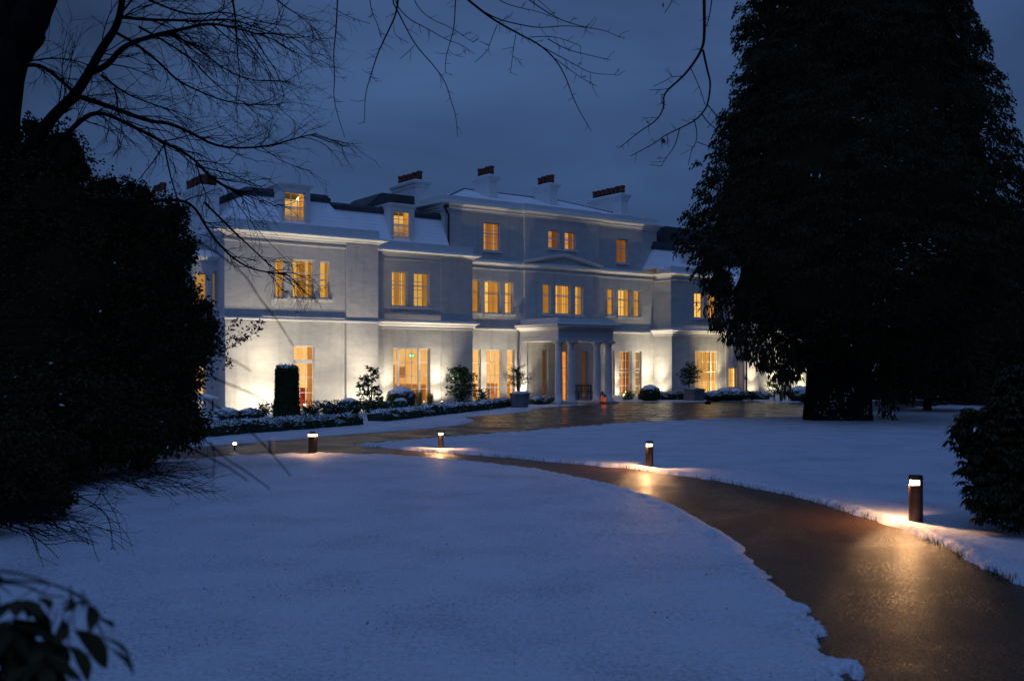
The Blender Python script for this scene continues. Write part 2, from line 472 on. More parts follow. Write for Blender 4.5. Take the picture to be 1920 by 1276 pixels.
M['box'] = leaf_mat('box_leaf', (.020, .036, .012), (.06, .10, .03), .5)
M['laurel'] = leaf_mat('laurel_leaf', (.035, .06, .022), (.10, .15, .055), .45)
M['olive'] = leaf_mat('olive_leaf', (.05, .065, .04), (.10, .12, .075), .5)
M['straw'] = leaf_mat('winter_grass_blade', (.16, .12, .05), (.30, .24, .11), .7)
M['straw'] = curtain_mat('winter_grass_blade', (.50, .38, .16))
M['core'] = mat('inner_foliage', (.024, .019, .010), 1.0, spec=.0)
M['cap_box'] = capped_mat('snow_topped_box', (.018, .03, .012), .40, .68)
M['cap_mound'] = capped_mat('snow_covered_mound', (.03, .04, .02), .05, .5)
M['snowleaf'] = mat('snow_dusting', (.8, .83, .88), .6)
M['corten'] = mat('rust_brown_steel', (.038, .017, .011), .6, var=.35, scale=7, bump=.15)
M['lens'] = emis('bollard_lens_glow', (1.0, .74, .44), 7.0)
M['flens'] = emis('floodlight_lens_glow', (1.0, .86, .6), 14.0)
M['planter'] = mat('grey_lead_planter', (.16, .16, .165), .6, var=.25, scale=5, bump=.2)
M['stone'] = mat('pale_stone', (.42, .41, .38), .8, var=.15, scale=5, bump=.2)
M['grass'] = leaf_mat('dark_lawn_grass', (.02, .03, .01), (.06, .07, .025), .7)
M['tips'] = leaf_mat('frosted_grass_tip', (.10, .11, .07), (.22, .23, .18), .7)
M['deadleaf'] = mat('dead_brown_leaf', (.05, .03, .018), .8)
M['red'] = mat('red_upholstery', (.45, .06, .02), .7)
M['redglow'] = emis('red_lantern_glow', (1.0, .16, .04), .4)
M['green'] = emis('green_sign_glow', (.12, .75, .22), .9)
M['signwhite'] = emis('white_sign_glow', (.9, 1.0, .8), 1.6)

# forecourt of brown block paving, wet
def paving_mat():
    m = wet_mat('wet_block_paving', (.045, .034, .022), (.075, .055, .034), 9, .36, .18, .006, spec=.32, rvar=.08)
    t = m.node_tree; b = t.nodes['Principled BSDF']
    c = N(t, 'ShaderNodeTexCoord'); mp = N(t, 'ShaderNodeMapping'); mp.inputs['Rotation'].default_value = (0, 0, TH)
    br = N(t, 'ShaderNodeTexBrick'); br.inputs['Scale'].default_value = 2.2
    br.inputs['Color1'].default_value = (.045, .031, .017, 1); br.inputs['Color2'].default_value = (.085, .058, .030, 1); br.inputs['Mortar'].default_value = (.015, .012, .01, 1)
    br.inputs['Mortar Size'].default_value = .02
    t.links.new(c.outputs['Object'], mp.inputs[0]); t.links.new(mp.outputs[0], br.inputs['Vector']); t.links.new(br.outputs['Color'], b.inputs['Base Color'])
    return m
M['paving'] = paving_mat()

# ================================================================== GROUND
def struct(o, label, cat):
    return tag(o, label, cat, kind='structure')
mb = MB()
mb.quad((-1500, -300, -.16), (1500, -300, -.16), (1500, 2500, -.16), (-1500, 2500, -.16))
struct(mb.build('ground', M['snow']), 'snow covered ground reaching away beyond the grounds', 'ground')
mb = MB()
mb.quad((-45, 3, -.05), (60, 3, -.05), (60, 95, -.05), (-45, 95, -.05))
struct(mb.build('drive', M['drive']), 'dark wet tarmac drive passing in front of the house', 'drive')

LAWN_L = [(1600,1290),(1540,1200),(1500,1140),(1445,1075),(1392,1020),(1335,980),(1270,947),(1200,921),(1120,900),(1040,884),(960,871),(880,862),(800,856),(720,851),(640,849),(540,849),(420,853),(300,862),(150,876),(-200,905)]
LAWN_R = [(2050,1160),(1920,1096),(1850,1060),(1780,1026),(1700,991),(1620,963),(1540,940),(1450,918),(1360,900),(1280,888),(1180,875),(1080,866),(980,857),(900,850),(820,846),(740,838),(665,832)]
LAWN_R2 = [(665,832),(740,826),(850,816),(960,808),(1060,800),(1150,793),(1250,788),(1350,783),(1450,782),(1520,778),(1640,770),(1700,764),(1780,758),(1850,757),(2000,757),(2200,757)]
BED = [(-300,858),(100,846),(300,838),(430,829),(540,821),(640,812),(700,808),(800,800),(860,794),(893,787),(878,782),(862,780.5),(900,777),(950,774),(992,769),(1002,764),(1040,760.5),(1100,757),(1150,751.5),(1190,751.8),(1300,751.3),(1420,751),(1470,753.2),(1510,752.5),(1640,751),(1700,749),(1900,747),(2200,746)]
def G(l): return [gp(x, y)[:2] for x, y in l]
P_path = G(LAWN_L) + [gp(-200, 880)[:2]] + [gp(300, 852)[:2], gp(600, 840)[:2]] + G(LAWN_R)[::-1] + [(8.2, 5.5), (6.2, 3.0), (2.3, 3.0)]
P_drive = G(BED) + G(LAWN_R2)[::-1] + [gp(600, 842)[:2], gp(420, 851)[:2], gp(300, 861)[:2], gp(150, 875)[:2], gp(-200, 904)[:2]]

def sdf_poly(px, py, poly):
    """signed distance, negative inside"""
    P = np.array(poly); Q = np.roll(P, -1, axis=0)
    d2 = np.full(px.shape, 1e18); inside = np.zeros(px.shape, bool)
    for (ax, ay), (bx, by) in zip(P, Q):
        ex, ey = bx-ax, by-ay
        l2 = ex*ex+ey*ey
        if l2 < 1e-12: continue
        t = np.clip(((px-ax)*ex+(py-ay)*ey)/l2, 0, 1)
        dx, dy = px-ax-t*ex, py-ay-t*ey
        d2 = np.minimum(d2, dx*dx+dy*dy)
        c = ((ay > py) != (by > py))
        with np.errstate(divide='ignore', invalid='ignore'):
            xi = (bx-ax)*(py-ay)/(by-ay)+ax
        inside ^= c & (px < xi)
    d = np.sqrt(d2)
    return np.where(inside, -d, d)
def vnoise(x, y, f, seed=0):
    """cheap tiling-free value noise on arrays"""
    x = x*f+seed*17.3; y = y*f+seed*9.1
    xi, yi = np.floor(x).astype(np.int64), np.floor(y).astype(np.int64)
    fx, fy = x-xi, y-yi
    fx = fx*fx*(3-2*fx); fy = fy*fy*(3-2*fy)
    def h(a, b):
        n = (a*374761393 + b*668265263 + seed*1274126177) & 0x7fffffff
        n = ((n ^ (n >> 13)) * 1274126177) & 0x7fffffff
        return ((n ^ (n >> 16)) & 0xffff)/65535.0
    return (h(xi,yi)*(1-fx)+h(xi+1,yi)*fx)*(1-fy) + (h(xi,yi+1)*(1-fx)+h(xi+1,yi+1)*fx)*fy
def fbm(x, y, f, seed=0, o=4):
    s = 0; a = .5
    for i in range(o):
        s = s + a*(vnoise(x, y, f*2**i, seed+i)-.5); a *= .5
    return s
SLUSH = [(1503,1142,.26),(1533,1182,.22),(1592,1255,.18)]   # slush slumped onto the path
def snow_height(X, Y):
    d = np.minimum(sdf_poly(X, Y, P_path), sdf_poly(X, Y, P_drive))
    e = d + fbm(X, Y, 1.6, 3, 4)*.26 + fbm(X, Y, 7, 8, 5)*.10
    for px, py, sg in SLUSH:
        c = gp(px, py); g = np.exp(-((X-c.x)**2+((Y-c.y)*.6)**2)/sg**2)
        e = e + g*(.06+fbm(X, Y, 7, 44, 5)*1.0)
    t = np.clip((e+.16)/.34, 0, 1); t = t*t*(3-2*t)
    z = -.13 + .13*t
    near = np.exp(-np.maximum(e,0)/.35)
    z = z + t*(fbm(X, Y, .22, 21, 3)*.06 + fbm(X, Y, 2.2, 5, 4)*.030 + fbm(X, Y, 13, 9, 3)*.024 + near*fbm(X, Y, 5, 31, 4)*.045)
    ridge = np.exp(-((e-.18)/.17)**2)*.045
    return z + ridge*(.6+fbm(X, Y, 5, 14, 2))
NR, NC = 470, 860
ys = EYE*F/np.linspace(1420-HOR, 726-HOR, NR)
ks = np.linspace(-.80, .80, NC)
YY, KK = np.meshgrid(ys, ks, indexing='ij')
XX = KK*YY
ZZ = snow_height(XX, YY)
V = np.stack([XX, YY, ZZ], -1).reshape(-1, 3)
idx = np.arange(NR*NC).reshape(NR, NC)
Q = np.stack([idx[:-1,:-1], idx[:-1,1:], idx[1:,1:], idx[1:,:-1]], -1).reshape(-1, 4)
me = bpy.data.meshes.new('snow_lawn')
me.vertices.add(len(V)); me.vertices.foreach_set('co', V.ravel())
me.loops.add(Q.size); me.loops.foreach_set('vertex_index', Q.ravel())
me.polygons.add(len(Q)); me.polygons.foreach_set('loop_start', np.arange(0, Q.size, 4)); me.polygons.foreach_set('loop_total', np.full(len(Q), 4))
me.polygons.foreach_set('use_smooth', np.ones(len(Q), bool))
me.update(calc_edges=True); me.validate()
me.materials.append(M['snow'])
so = bpy.data.objects.new('snow_lawn', me); C.objects.link(so)
struct(so, 'snow covered lawns and beds on both sides of the curving path', 'snow lawn')

def sheet(name, poly, z, m, label, cat):
    me = MB(); me.add([(x, y, z) for x, y in poly], [tuple(range(len(poly)))])
    o = me.build(name, m)
    bpy.context.view_layer.update()
    return struct(o, label, cat)
# widen the sheets a little so that they run under the snow edge
def ribbon(name, left, right, z, m, label, cat):
    b = MB()
    n = 60
    def samp(pl):
        P = [Vector(p) for p in pl]; ds = [0]
        for a, c in zip(P, P[1:]): ds.append(ds[-1]+(c-a).length)
        o = []
        for i in range(n+1):
            t = ds[-1]*i/n
            j = max(k for k in range(len(ds)) if ds[k] <= t+1e-9); j = min(j, len(P)-2)
            f = (t-ds[j])/max(ds[j+1]-ds[j], 1e-9); o.append(P[j].lerp(P[j+1], f))
        return o
    A, B = samp(left), samp(right)
    vs = []
    for a, c in zip(A, B):
        q = (c-a).normalized()*.35
        vs += [(*(a-q), z), (*(c+q), z)]
    b.add(vs, [(2*i, 2*i+1, 2*i+3, 2*i+2) for i in range(n)])
    return struct(b.build(name, m), label, cat)
ribbon('path', [(2.2, 3.0)]+G(LAWN_L)[:-1], [(6.4, 3.0)]+G(LAWN_R[1:])+[gp(600,838)[:2], gp(420,845)[:2], gp(300,853)[:2], gp(150,866)[:2]], -.044, M['path'],
       'wet brown gravel footpath curving between the two lawns', 'path')
mb = MB()
fa = [gp(905,776), gp(900,798), gp(1062,802), gp(1150,796), gp(1350,787), gp(1520,781), gp(1560,776), gp(1560,749), gp(1400,748), gp(1150,748), gp(1000,757)]
mb.add([(p.x, p.y, -.044) for p in fa], [tuple(range(len(fa)))])
struct(mb.build('forecourt', M['paving']), 'wet brown block paved forecourt at the portico', 'forecourt')

# ================================================================== HOUSE
house = empty('country_house', (P0[0], P0[1], 0), TH, 'large white rendered country house with lit windows and floodlit walls', 'house')
def wall(name, s0, s1, z0, z1, d, holes, left=None, right=None, rev=.24, m='stucco', top=False):
    """a front wall with window openings, their reveals, and returns to the planes beside it"""
    b = MB()
    xs = sorted({s0, s1, *[h[0] for h in holes], *[h[1] for h in holes]})
    zs = sorted({z0, z1, *[h[2] for h in holes], *[h[3] for h in holes]})
    for a, c in zip(xs, xs[1:]):
        for p, q in zip(zs, zs[1:]):
            mx, mz = (a+c)/2, (p+q)/2
            if any(h[0] < mx < h[1] and h[2] < mz < h[3] for h in holes): continue
            b.quad((a,d,p),(c,d,p),(c,d,q),(a,d,q))
    for h in holes:
        x0, x1, p, q = h[:4]; e = d+rev
        b.quad((x0,d,p),(x0,d,q),(x0,e,q),(x0,e,p)); b.quad((x1,d,p),(x1,e,p),(x1,e,q),(x1,d,q))
        b.quad((x0,d,q),(x1,d,q),(x1,e,q),(x0,e,q)); b.quad((x0,d,p),(x0,e,p),(x1,e,p),(x1,d,p))
    if left is not None: b.quad((s0,left,z0),(s0,d,z0),(s0,d,z1),(s0,left,z1))
    if right is not None: b.quad((s1,d,z0),(s1,right,z0),(s1,right,z1),(s1,d,z1))
    if top: b.quad((s0,d,z1),(s1,d,z1),(s1,d+2,z1),(s0,d+2,z1))
    return b.build(name, M[m], house)

def rect(px0, py0, px1, py1, d):
    """opening from a pixel box on the plane d"""
    s0, s1 = fs(px0, d), fs(px1, d)
    pm = (px0+px1)/2
    return (round(s0,3), round(s1,3), round(fz(pm,py1,d),3), round(fz(pm,py0,d),3))

def window(h, d, cols, rows, room, curt='both', sill=True, mull=None, meet=None, bars=True, rdepth=1.3, rev=.24, transom=None, parent=None, name='window', drape='curtain'):
    """frame with glazing bars, pane, curtains and a lit room behind an opening"""
    par = parent or house
    x0, x1, z0, z1 = h
    y = d+rev-.075
    f = MB(); fw = .055
    f.box(x0+.004, x0+fw, y, y+.07, z0+.004, z1-.004); f.box(x1-fw, x1-.004, y, y+.07, z0+.004, z1-.004)
    f.box(x0+fw, x1-fw, y, y+.07, z0+.004, z0+fw+.03); f.box(x0+fw, x1-fw, y, y+.07, z1-fw, z1-.004)
    zi0, zi1 = z0+fw+.03, z1-fw
    segs = [(x0+fw, x1-fw)]
    if mull:
        segs = []
        a = x0+fw
        for mm, mw in mull:
            c = x0+(x1-x0)*mm
            f.box(c-mw/2, c+mw/2, y-.02, y+.09, zi0, zi1); segs.append((a, c-mw/2)); a = c+mw/2
        segs.append((a, x1-fw))
    bw = .014
    cl = cols if isinstance(cols, (list, tuple)) else [cols]*len(segs)
    tz = [zi0, zi1]
    if transom:
        c = zi0+(zi1-zi0)*transom
        f.box(x0+fw, x1-fw, y-.015, y+.085, c-.09, c+.09)
    if meet is not None:
        c = zi0+(zi1-zi0)*meet
        for a, b in segs: f.box(a, b, y-.006, y+.06, c-.025, c+.025)
    for (a, b), n in zip(segs, cl):
        for i in range(1, n):
            c = a+(b-a)*i/n; f.box(c-bw, c+bw, y+.012, y+.048, zi0, zi1)
        for i in range(1, rows):
            c = zi0+(zi1-zi0)*i/rows
            if meet is not None and abs(c-(zi0+(zi1-zi0)*meet)) < .06: continue
            f.box(a, b, y+.014, y+.046, c-bw, c+bw)
    win = f.build(name, M['joinery'], par)
    if parent is not None: win.name = 'window_frame'
    g = MB()
    for a, b in segs: g.quad((a-.004,y+.03,zi0-.004),(b+.004,y+.03,zi0-.004),(b+.004,y+.03,zi1+.004),(a-.004,y+.03,zi1+.004))
    sub = win if parent is None else parent
    g.build('pane', M['glass'], sub)
    if sill:
        s = MB(); s.box(x0-.10, x1+.10, d-.10, d-.003, z0-.10, z0-.005); s.build('sill', M['trim'], sub)
    # room box: its surfaces glow in place of lamps
    r = MB(); yy = d+rev+.01; yb = yy+rdepth; e = .12
    X0, X1, Z0, Z1 = x0-e, x1+e, z0-.04, z1+.10
    r.quad((X0,yb,Z0),(X1,yb,Z0),(X1,yb,Z1),(X0,yb,Z1)); r.quad((X0,yy,Z0),(X0,yb,Z0),(X0,yb,Z1),(X0,yy,Z1))
    r.quad((X1,yy,Z0),(X1,yy,Z1),(X1,yb,Z1),(X1,yb,Z0)); r.quad((X0,yy,Z1),(X0,yb,Z1),(X1,yb,Z1),(X1,yy,Z1)); r.quad((X0,yy,Z0),(X1,yy,Z0),(X1,yb,Z0),(X0,yb,Z0))
    if rdepth > 2:
        zd = Z0+1.05; wd2 = X1-X0
        r.box(X0+.01, X1-.01, yb-.05, yb-.012, Z0, zd, 1); r.box(X0+.01, X0+.04, yy+.4, yb-.06, Z0, zd, 1); r.box(X1-.04, X1-.01, yy+.4, yb-.06, Z0, zd, 1)
        a_ = X0+wd2*rnd.uniform(.15, .5); r.box(a_, a_+min(.9, wd2*.35), yb-.11, yb-.055, Z0, Z0+2.1, 1)
        r.box(X1-wd2*.28, X1-wd2*.08, yb-.09, yb-.055, zd+.35, zd+.95, 1)
    r.build('lit_room', [M[room], M['dado']], sub)
    if curt:
        c = MB(); wd = x1-x0
        def strip(a, b):
            n = max(6, int((b-a)/.03)); top = []; ph = rnd.random()*6
            for i in range(n+1):
                x = a+(b-a)*i/n
                top.append((x, yy+.16+.016*math.sin(ph+x*26)+.008*math.sin(x*61+ph)))
            for (xa, ya), (xb, yb2) in zip(top, top[1:]):
                c.quad((xa,ya,Z0+.01),(xb,yb2,Z0+.01),(xb,yb2,Z1-.01),(xa,ya,Z1-.01))
        if curt == 'both': strip(x0-.02, x0+wd*.20); strip(x1-wd*(.30+.1*rnd.random()), x1+.08)
        elif curt == 'right': strip(x0+wd*.50, x1+.08)
        elif curt == 'left': strip(x0-.05, x0+wd*.42)
        elif curt == 'edge': strip(x0+wd*.80, x1+.10)
        elif curt == 'mid': strip(x0+wd*.34, x0+wd*.72); strip(x1-wd*.12, x1+.08)
        elif curt == 'sheer': strip(x0-.05, x1+.08)
        c.build('curtain', M[drape], sub)
    return win

# planes: left wing 0, bay 2.0, middle 3.1, its pavilion 2.95, right wing 1.5
DL, DB, DM, DP, DR = 0.0, 2.0, 3.1, 2.92, 1.5
S0, S1, S2, S3, S4 = 0.0, 7.7, 14.62, 29.48, fs(1364, DR)
Z_BASE = -.12
up_l = [rect(517,485,533.5,559,DL), rect(549,487,589,559.5,DL), rect(600.5,490,619.5,560.5,DL)]
lo_l = [rect(551,648,590.5,768,DL)]
wall('wall', S0, S1, Z_BASE, 8.1, DL, up_l+lo_l, left=9.0, right=DB)
up_b = [rect(735,509,764.5,575,DB), rect(776,511.5,805.5,576,DB)]
lo_b = [rect(737.5,652.5,807,757,DB)]
wall('wall', S1, S2, Z_BASE, 8.0, DB, up_b+lo_b, right=DM)
up_m1 = [rect(883.8,524.5,900,586,DM), rect(909,527,938,588,DM), rect(947,529,962.5,588.5,DM)]
lo_m1 = [rect(887,655,902,752,DM), rect(912,655,942,752,DM), rect(951,655.5,965.5,752,DM)]
PA, PB = fs(984.5, DP), fs(1123, DP)
th1 = [rect(907,417.5,938,470.5,DM)]
wall('wall', S2, PA, Z_BASE, 11.1, DM, up_m1+lo_m1+th1)
up_m2 = [rect(1018,532,1033,588.5,DP), rect(1042,534,1070,589.5,DP), rect(1078.5,536,1093.5,591.5,DP)]
door = [rect(1017,656,1028,742,DP), rect(1053,658,1066,753,DP), rect(1092,659,1103,746,DP)]
th2 = [rect(1028,431.5,1049,466,DP), rect(1059,435,1080,469,DP)]
wall('wall', PA, PB, Z_BASE, 11.1, DP, up_m2+door+th2, left=DM+.1, right=DM+.1)
up_m3 = [rect(1139,541,1151.5,591,DM), rect(1159,543,1182,594,DM), rect(1188,545,1201,594.5,DM)]
lo_m3 = [rect(1141,657.5,1153,741,DM), rect(1161,658,1185,741,DM), rect(1191.5,658.5,1203,741,DM)]
th3 = [rect(1156,448,1177.5,493,DM)]
wall('wall', PB, S3+.3, Z_BASE, 11.1, DM, up_m3+lo_m3+th3)
b = MB()
SC0 = fs(834, DM)
b.quad((SC0,12,7.5),(SC0,DM,7.5),(SC0,DM,11.1),(SC0,12,11.1)); b.quad((S2,DM,8.0),(SC0,DM,8.0),(SC0,DM,11.1),(S2,DM,11.1))
SC1 = fs(1231, DM)
b.build('wall', M['stucco'], house)
b = MB()
b.quad((S3+.3,DM,8.0),(SC1,DM,8.0),(SC1,DM,11.1),(S3+.3,DM,11.1)); b.quad((SC1,DM,8),(SC1,12,8),(SC1,12,11.1),(SC1,DM,11.1))
b.build('wall', M['stucco'], house)
up_r = [rect(1301.5,548.5,1319,596.5,DR), rect(1326,550,1343.5,597.5,DR)]
lo_r = [rect(1303.5,658,1347,737,DR)]
wall('wall', S3, S4, Z_BASE, 7.95, DR, up_r+lo_r, left=DM, right=4.0)
# lower range going on to the right behind the big conifer
E1, E2, E3 = fs(1384, 2.3), fs(1423, 1.9), fs(1423, 1.9)+16
ext = [rect(1364.5,689,1382,727,2.3)]
wall('wall', S4, E1, Z_BASE, 7.6, 2.3, ext)
wall('wall', E1, E2, Z_BASE, 7.6, 1.9, [], left=2.3, right=2.6)
wall('wall', E2, E3, Z_BASE, 7.6, 2.6, [], right=10)

# windows
for h, cu in zip(up_l, ('right', 'mid', 'edge')): window(h, DL, 3 if h[1]-h[0] > .8 else 1, 3, 'room_up', cu, meet=.5)
window(lo_l[0], DL, 3, 4, 'room_low', 'edge', sill=False, transom=.76, rdepth=2.2)
for h, cu in zip(up_b, ('mid', 'edge')): window(h, DB, 3, 4, 'room_up', cu, meet=.62)
window(lo_b[0], DB, [1,3,1], 4, 'room_low', None, sill=False, mull=[(.175,.11),(.735,.11)], rdepth=2.4)
for h, cu in zip(up_m1, ('right','right','edge')): window(h, DM, 3 if h[1]-h[0] > .9 else 1, 3, 'room_up', cu, meet=.62)
for h in lo_m1: window(h, DM, 3 if h[1]-h[0] > .9 else 1, 4, 'room_low', 'left' if h[1]-h[0] < .9 else None, sill=False, rdepth=2.4)
window(th1[0], DM, 3, 4, 'room_dim', 'mid', meet=.62)
for h, cu in zip(up_m2, ('right','mid','edge')): window(h, DP, 3 if h[1]-h[0] > .9 else 1, 3, 'room_up', cu, meet=.62)
for h, rm in zip(door, ('room_faint','room_door','room_faint')): window(h, DP, 1, 1 if rm == 'room_faint' else 3, rm, None, sill=False, name='entrance_door' if rm == 'room_door' else 'window')
for h in th2: window(h, DP, 2, 3, 'room_dim', 'both', drape='drape', meet=.55)
for h, cu in zip(up_m3, ('right','edge','right')): window(h, DM, 3 if h[1]-h[0] > .9 else 1, 3, 'room_up', cu, meet=.62)
for h in lo_m3: window(h, DM, 3 if h[1]-h[0] > .9 else 1, 5, 'room_dim', 'left' if h[1]-h[0] < .9 else 'both', sill=False, rdepth=2.2, drape='drape', meet=.52)
window(th3[0], DM, 2, 4, 'room_dim', 'sheer', meet=.62)
for h, cu in zip(up_r, ('left','mid')): window(h, DR, 2, 3, 'room_up', cu, meet=.6, drape='drape')
window(lo_r[0], DR, [1,3,1], 4, 'room_right', 'sheer', mull=[(.2,.1),(.74,.1)], sill=False, meet=.5)
window(ext[0], 2.3, 2, 3, 'room_right', 'sheer', sill=True)

# pilaster strips
for q in ((S0-.003, fs(492, DL), DL-.14, DL-.003, Z_BASE, 4.18), (fs(648, DL), S1+.003, DL-.14, DL-.003, Z_BASE, 8.0),
          (S1+.004, fs(719, DB), DB-.14, DB-.003, Z_BASE, 7.9), (fs(826, DB), S2+.003, DB-.14, DB-.003, Z_BASE, 7.9),
          (S3-.003, fs(1293, DR), DR-.12, DR-.003, Z_BASE, 4.0), (fs(1359, DR), S4+.003, DR-.14, DR-.003, Z_BASE, 7.8)):
    b = MB(); q = list(q); q[2] += .04; b.box(*q); b.build('pilaster', M['stucco'], house)

# cornices and string courses
def cornice_prof(z, pr=.42, h=.34, para=.44):
    """z is the top of the projecting cornice; a plain parapet stands on it"""
    return [(0.0, z-h-.02), (.05, z-h), (.07, z-h*.72), (.17, z-h*.62), (.19, z-h*.45), (pr*.86, z-h*.30), (pr, z-h*.24), (pr, z-.06), (pr-.05, z),
            (.08, z+.05), (.08, z+para), (-.35, z+para), (-.35, z-h-.02)]
def band(plan, z, pr=.16, h=.16):
    b.sweep(plan, [(-.02, z-h), (pr*.5, z-h), (pr*.55, z-h*.55), (pr, z-h*.45), (pr, z), (pr*.8, z+.03), (-.02, z+.06)])
b = MB()
b.sweep([(0,9),(0,0),(S1,0),(S1,DB-.05)], cornice_prof(8.34)); b.build('cornice', M['trim'], house)
b = MB(); b.sweep([(S1+.02,DB),(S2,DB),(S2,DM-.01)], cornice_prof(8.20)); b.build('cornice', M['trim'], house)
b = MB(); b.sweep([(S3,DM-.4),(S3,DR),(S4,DR),(S4,4)], cornice_prof(8.04, para=.4)); b.build('cornice', M['trim'], house)
b = MB()
mid = [(S2+.02,DM),(PA,DM),(PA,DP),(PB,DP),(PB,DM),(S3-.01,DM)]
zc = 8.10
b.sweep(mid, [(-.02,zc-.26),(.05,zc-.26),(.06,zc-.20),(.18,zc-.12),(.22,zc-.10),(.22,zc-.03),(.16,zc),(.0,zc+.08),(-.02,zc+.08)])
b.build('cornice', M['trim'], house)
b = MB()
zt = 11.13
b.sweep([(SC0,12),(SC0,DM),(PA,DM),(PA,DP),(PB,DP),(PB,DM),(SC1,DM),(SC1,12)],
        [(-.02,zt-.34),(.05,zt-.34),(.06,zt-.24),(.14,zt-.2),(.15,zt-.10),(.34,zt-.02),(.38,zt),(.38,zt+.08),(.33,zt+.12),(.10,zt+.15),(.10,zt+.46),(-.35,zt+.46),(-.35,zt-.3)])
b.build('cornice', M['trim'], house)
b = MB()
band([(0,9),(0,-.10),(S1,-.10),(S1,DB-.2)], 4.31, .06, .10)
b.build('string_course', M['trim'], house)
b = MB(); b.sweep([(S1+.02,DB-.14),(S2,DB-.14),(S2,DM-.01)], [(-.02,4.06),(.04,4.06),(.05,4.10),(.05,4.2),(.12,4.26),(.14,4.33),(.27,4.38),(.30,4.41),(.30,4.48),(.26,4.5),(0,4.56),(-.02,4.56)])
b.build('string_course', M['trim'], house)
b = MB(); b.sweep([(S3,DM-.01),(S3,DR-.14),(S4,DR-.14),(S4,2.3)], [(-.02,4.02),(.04,4.02),(.05,4.06),(.05,4.16),(.12,4.22),(.14,4.29),(.27,4.34),(.30,4.37),(.30,4.44),(.26,4.46),(0,4.52),(-.02,4.52)])
b.build('string_course', M['trim'], house)
b = MB(); band([(S2+.02,DM),(PA,DM),(PA,DP),(PB,DP),(PB,DM),(S3-.31,DM)], 4.26, .13, .10); b.build('string_course', M['trim'], house)
# thin second line under the main cornices
b = MB()
for plan, z in (([(0,9),(0,0),(S1,0)], 7.82), ([(S1+.02,DB),(S2,DB)], 7.70), ([(S3,DM-.02),(S3,DR),(S4,DR)], 7.56), (mid, 7.66)):
    band(plan, z, .06, .05)
b.build('moulding', M['trim'], house)
# pediment over the pavilion
b = MB()
pm_ = (PA+PB)/2; zp = fz(1057, 482, DP)
def rake(xa, za, xb, zb):
    for (o0, o1, p0, p1) in ((0,.10,.0,.16),(.10,.2,.0,.26)):
        y0 = DP-p1; y1 = DP-.002
        vs = [(xa,y0,za+o0),(xb,y0,zb+o0),(xb,y0,zb+o1),(xa,y0,za+o1),(xa,y1,za+o0),(xb,y1,zb+o0),(xb,y1,zb+o1),(xa,y1,za+o1)]
        b.add(vs, [(0,1,2,3),(7,6,5,4),(0,4,5,1),(3,2,6,7),(0,3,7,4),(1,5,6,2)])
rake(PA-.15, zc-.02, pm_, zp); rake(pm_, zp, PB+.15, zc-.02)
b.build('pediment', M['trim'], house)

# portico
dpz = 2.0
lo_, hi_ = -3.0, 3.0
for _ in range(40):
    mid_ = (lo_+hi_)/2
    if fz(1052, 757.5, mid_) > 0: lo_ = mid_
    else: hi_ = mid_
DQ = mid_
QA, QB = fs(1047, DQ), fs(1150, DQ)
b = MB()
zb_, zt_ = 3.52, 4.5
e0, e1 = QA, QB
b.box(e0, e1, DQ, DP-.01, zb_, 3.74); b.box(e0+.04, e1-.04, DQ+.04, DP-.01, 3.74, 3.78)
b.box(e0, e1, DQ, DP-.01, 3.78, 4.10)
b.sweep([(e0,DP-.02),(e0,DQ),(e1,DQ),(e1,DP-.02)], [(-.3,4.10),(.03,4.10),(.06,4.16),(.14,4.20),(.30,4.29),(.36,4.31),(.36,4.38),(.40,4.42),(.40,4.46),(.30,4.50),(-.3,4.52)])
b.box(e0+.05, e1-.05, DQ+.05, DP-.01, 4.50, fz(1047,594.5,DQ))
portico = b.build('portico', M['trim'], house)
portico['label'] = 'shallow white entrance porch carried on columns'
b = MB(); b.box(e0-.2, e1+.2, DQ-.25, DP+.05, -.12, .06); b.build('porch_floor', M['stone'], portico)
for px in (1048, 1071, 1119.5, 1141):
    cs = fs(px, DQ+.25)
    c = MB(); o = (cs, DQ+.27, 0)
    c.box(cs-.30, cs+.30, DQ-.03, DQ+.57, .06, .12)
    prof = [(.28,.12),(.29,.17),(.26,.22),(.225,.25)]
    for i in range(11):
        t = i/10; prof.append((.225-.04*(t**1.6), .25+3.0*t))
    prof += [(.215,3.26),(.215,3.30),(.205,3.31),(.24,3.36),(.27,3.40)]
    c.lathe(prof, o, 28)
    c.box(cs-.29, cs+.29, DQ-.02, DQ+.56, 3.40, 3.515)
    co = c.build('column', M['trim'], portico, True)
    for p in co.data.polygons: p.use_smooth = len(p.vertices) == 4 and abs(p.normal.z) < .98 and p.area < .2
# antae on the wall behind
for a in (QA-.03, QB-.42):
    c = MB(); c.box(a, a+.45, DP-.16, DP-.012, .06, zb_); c.build('pilaster', M['trim'], portico)

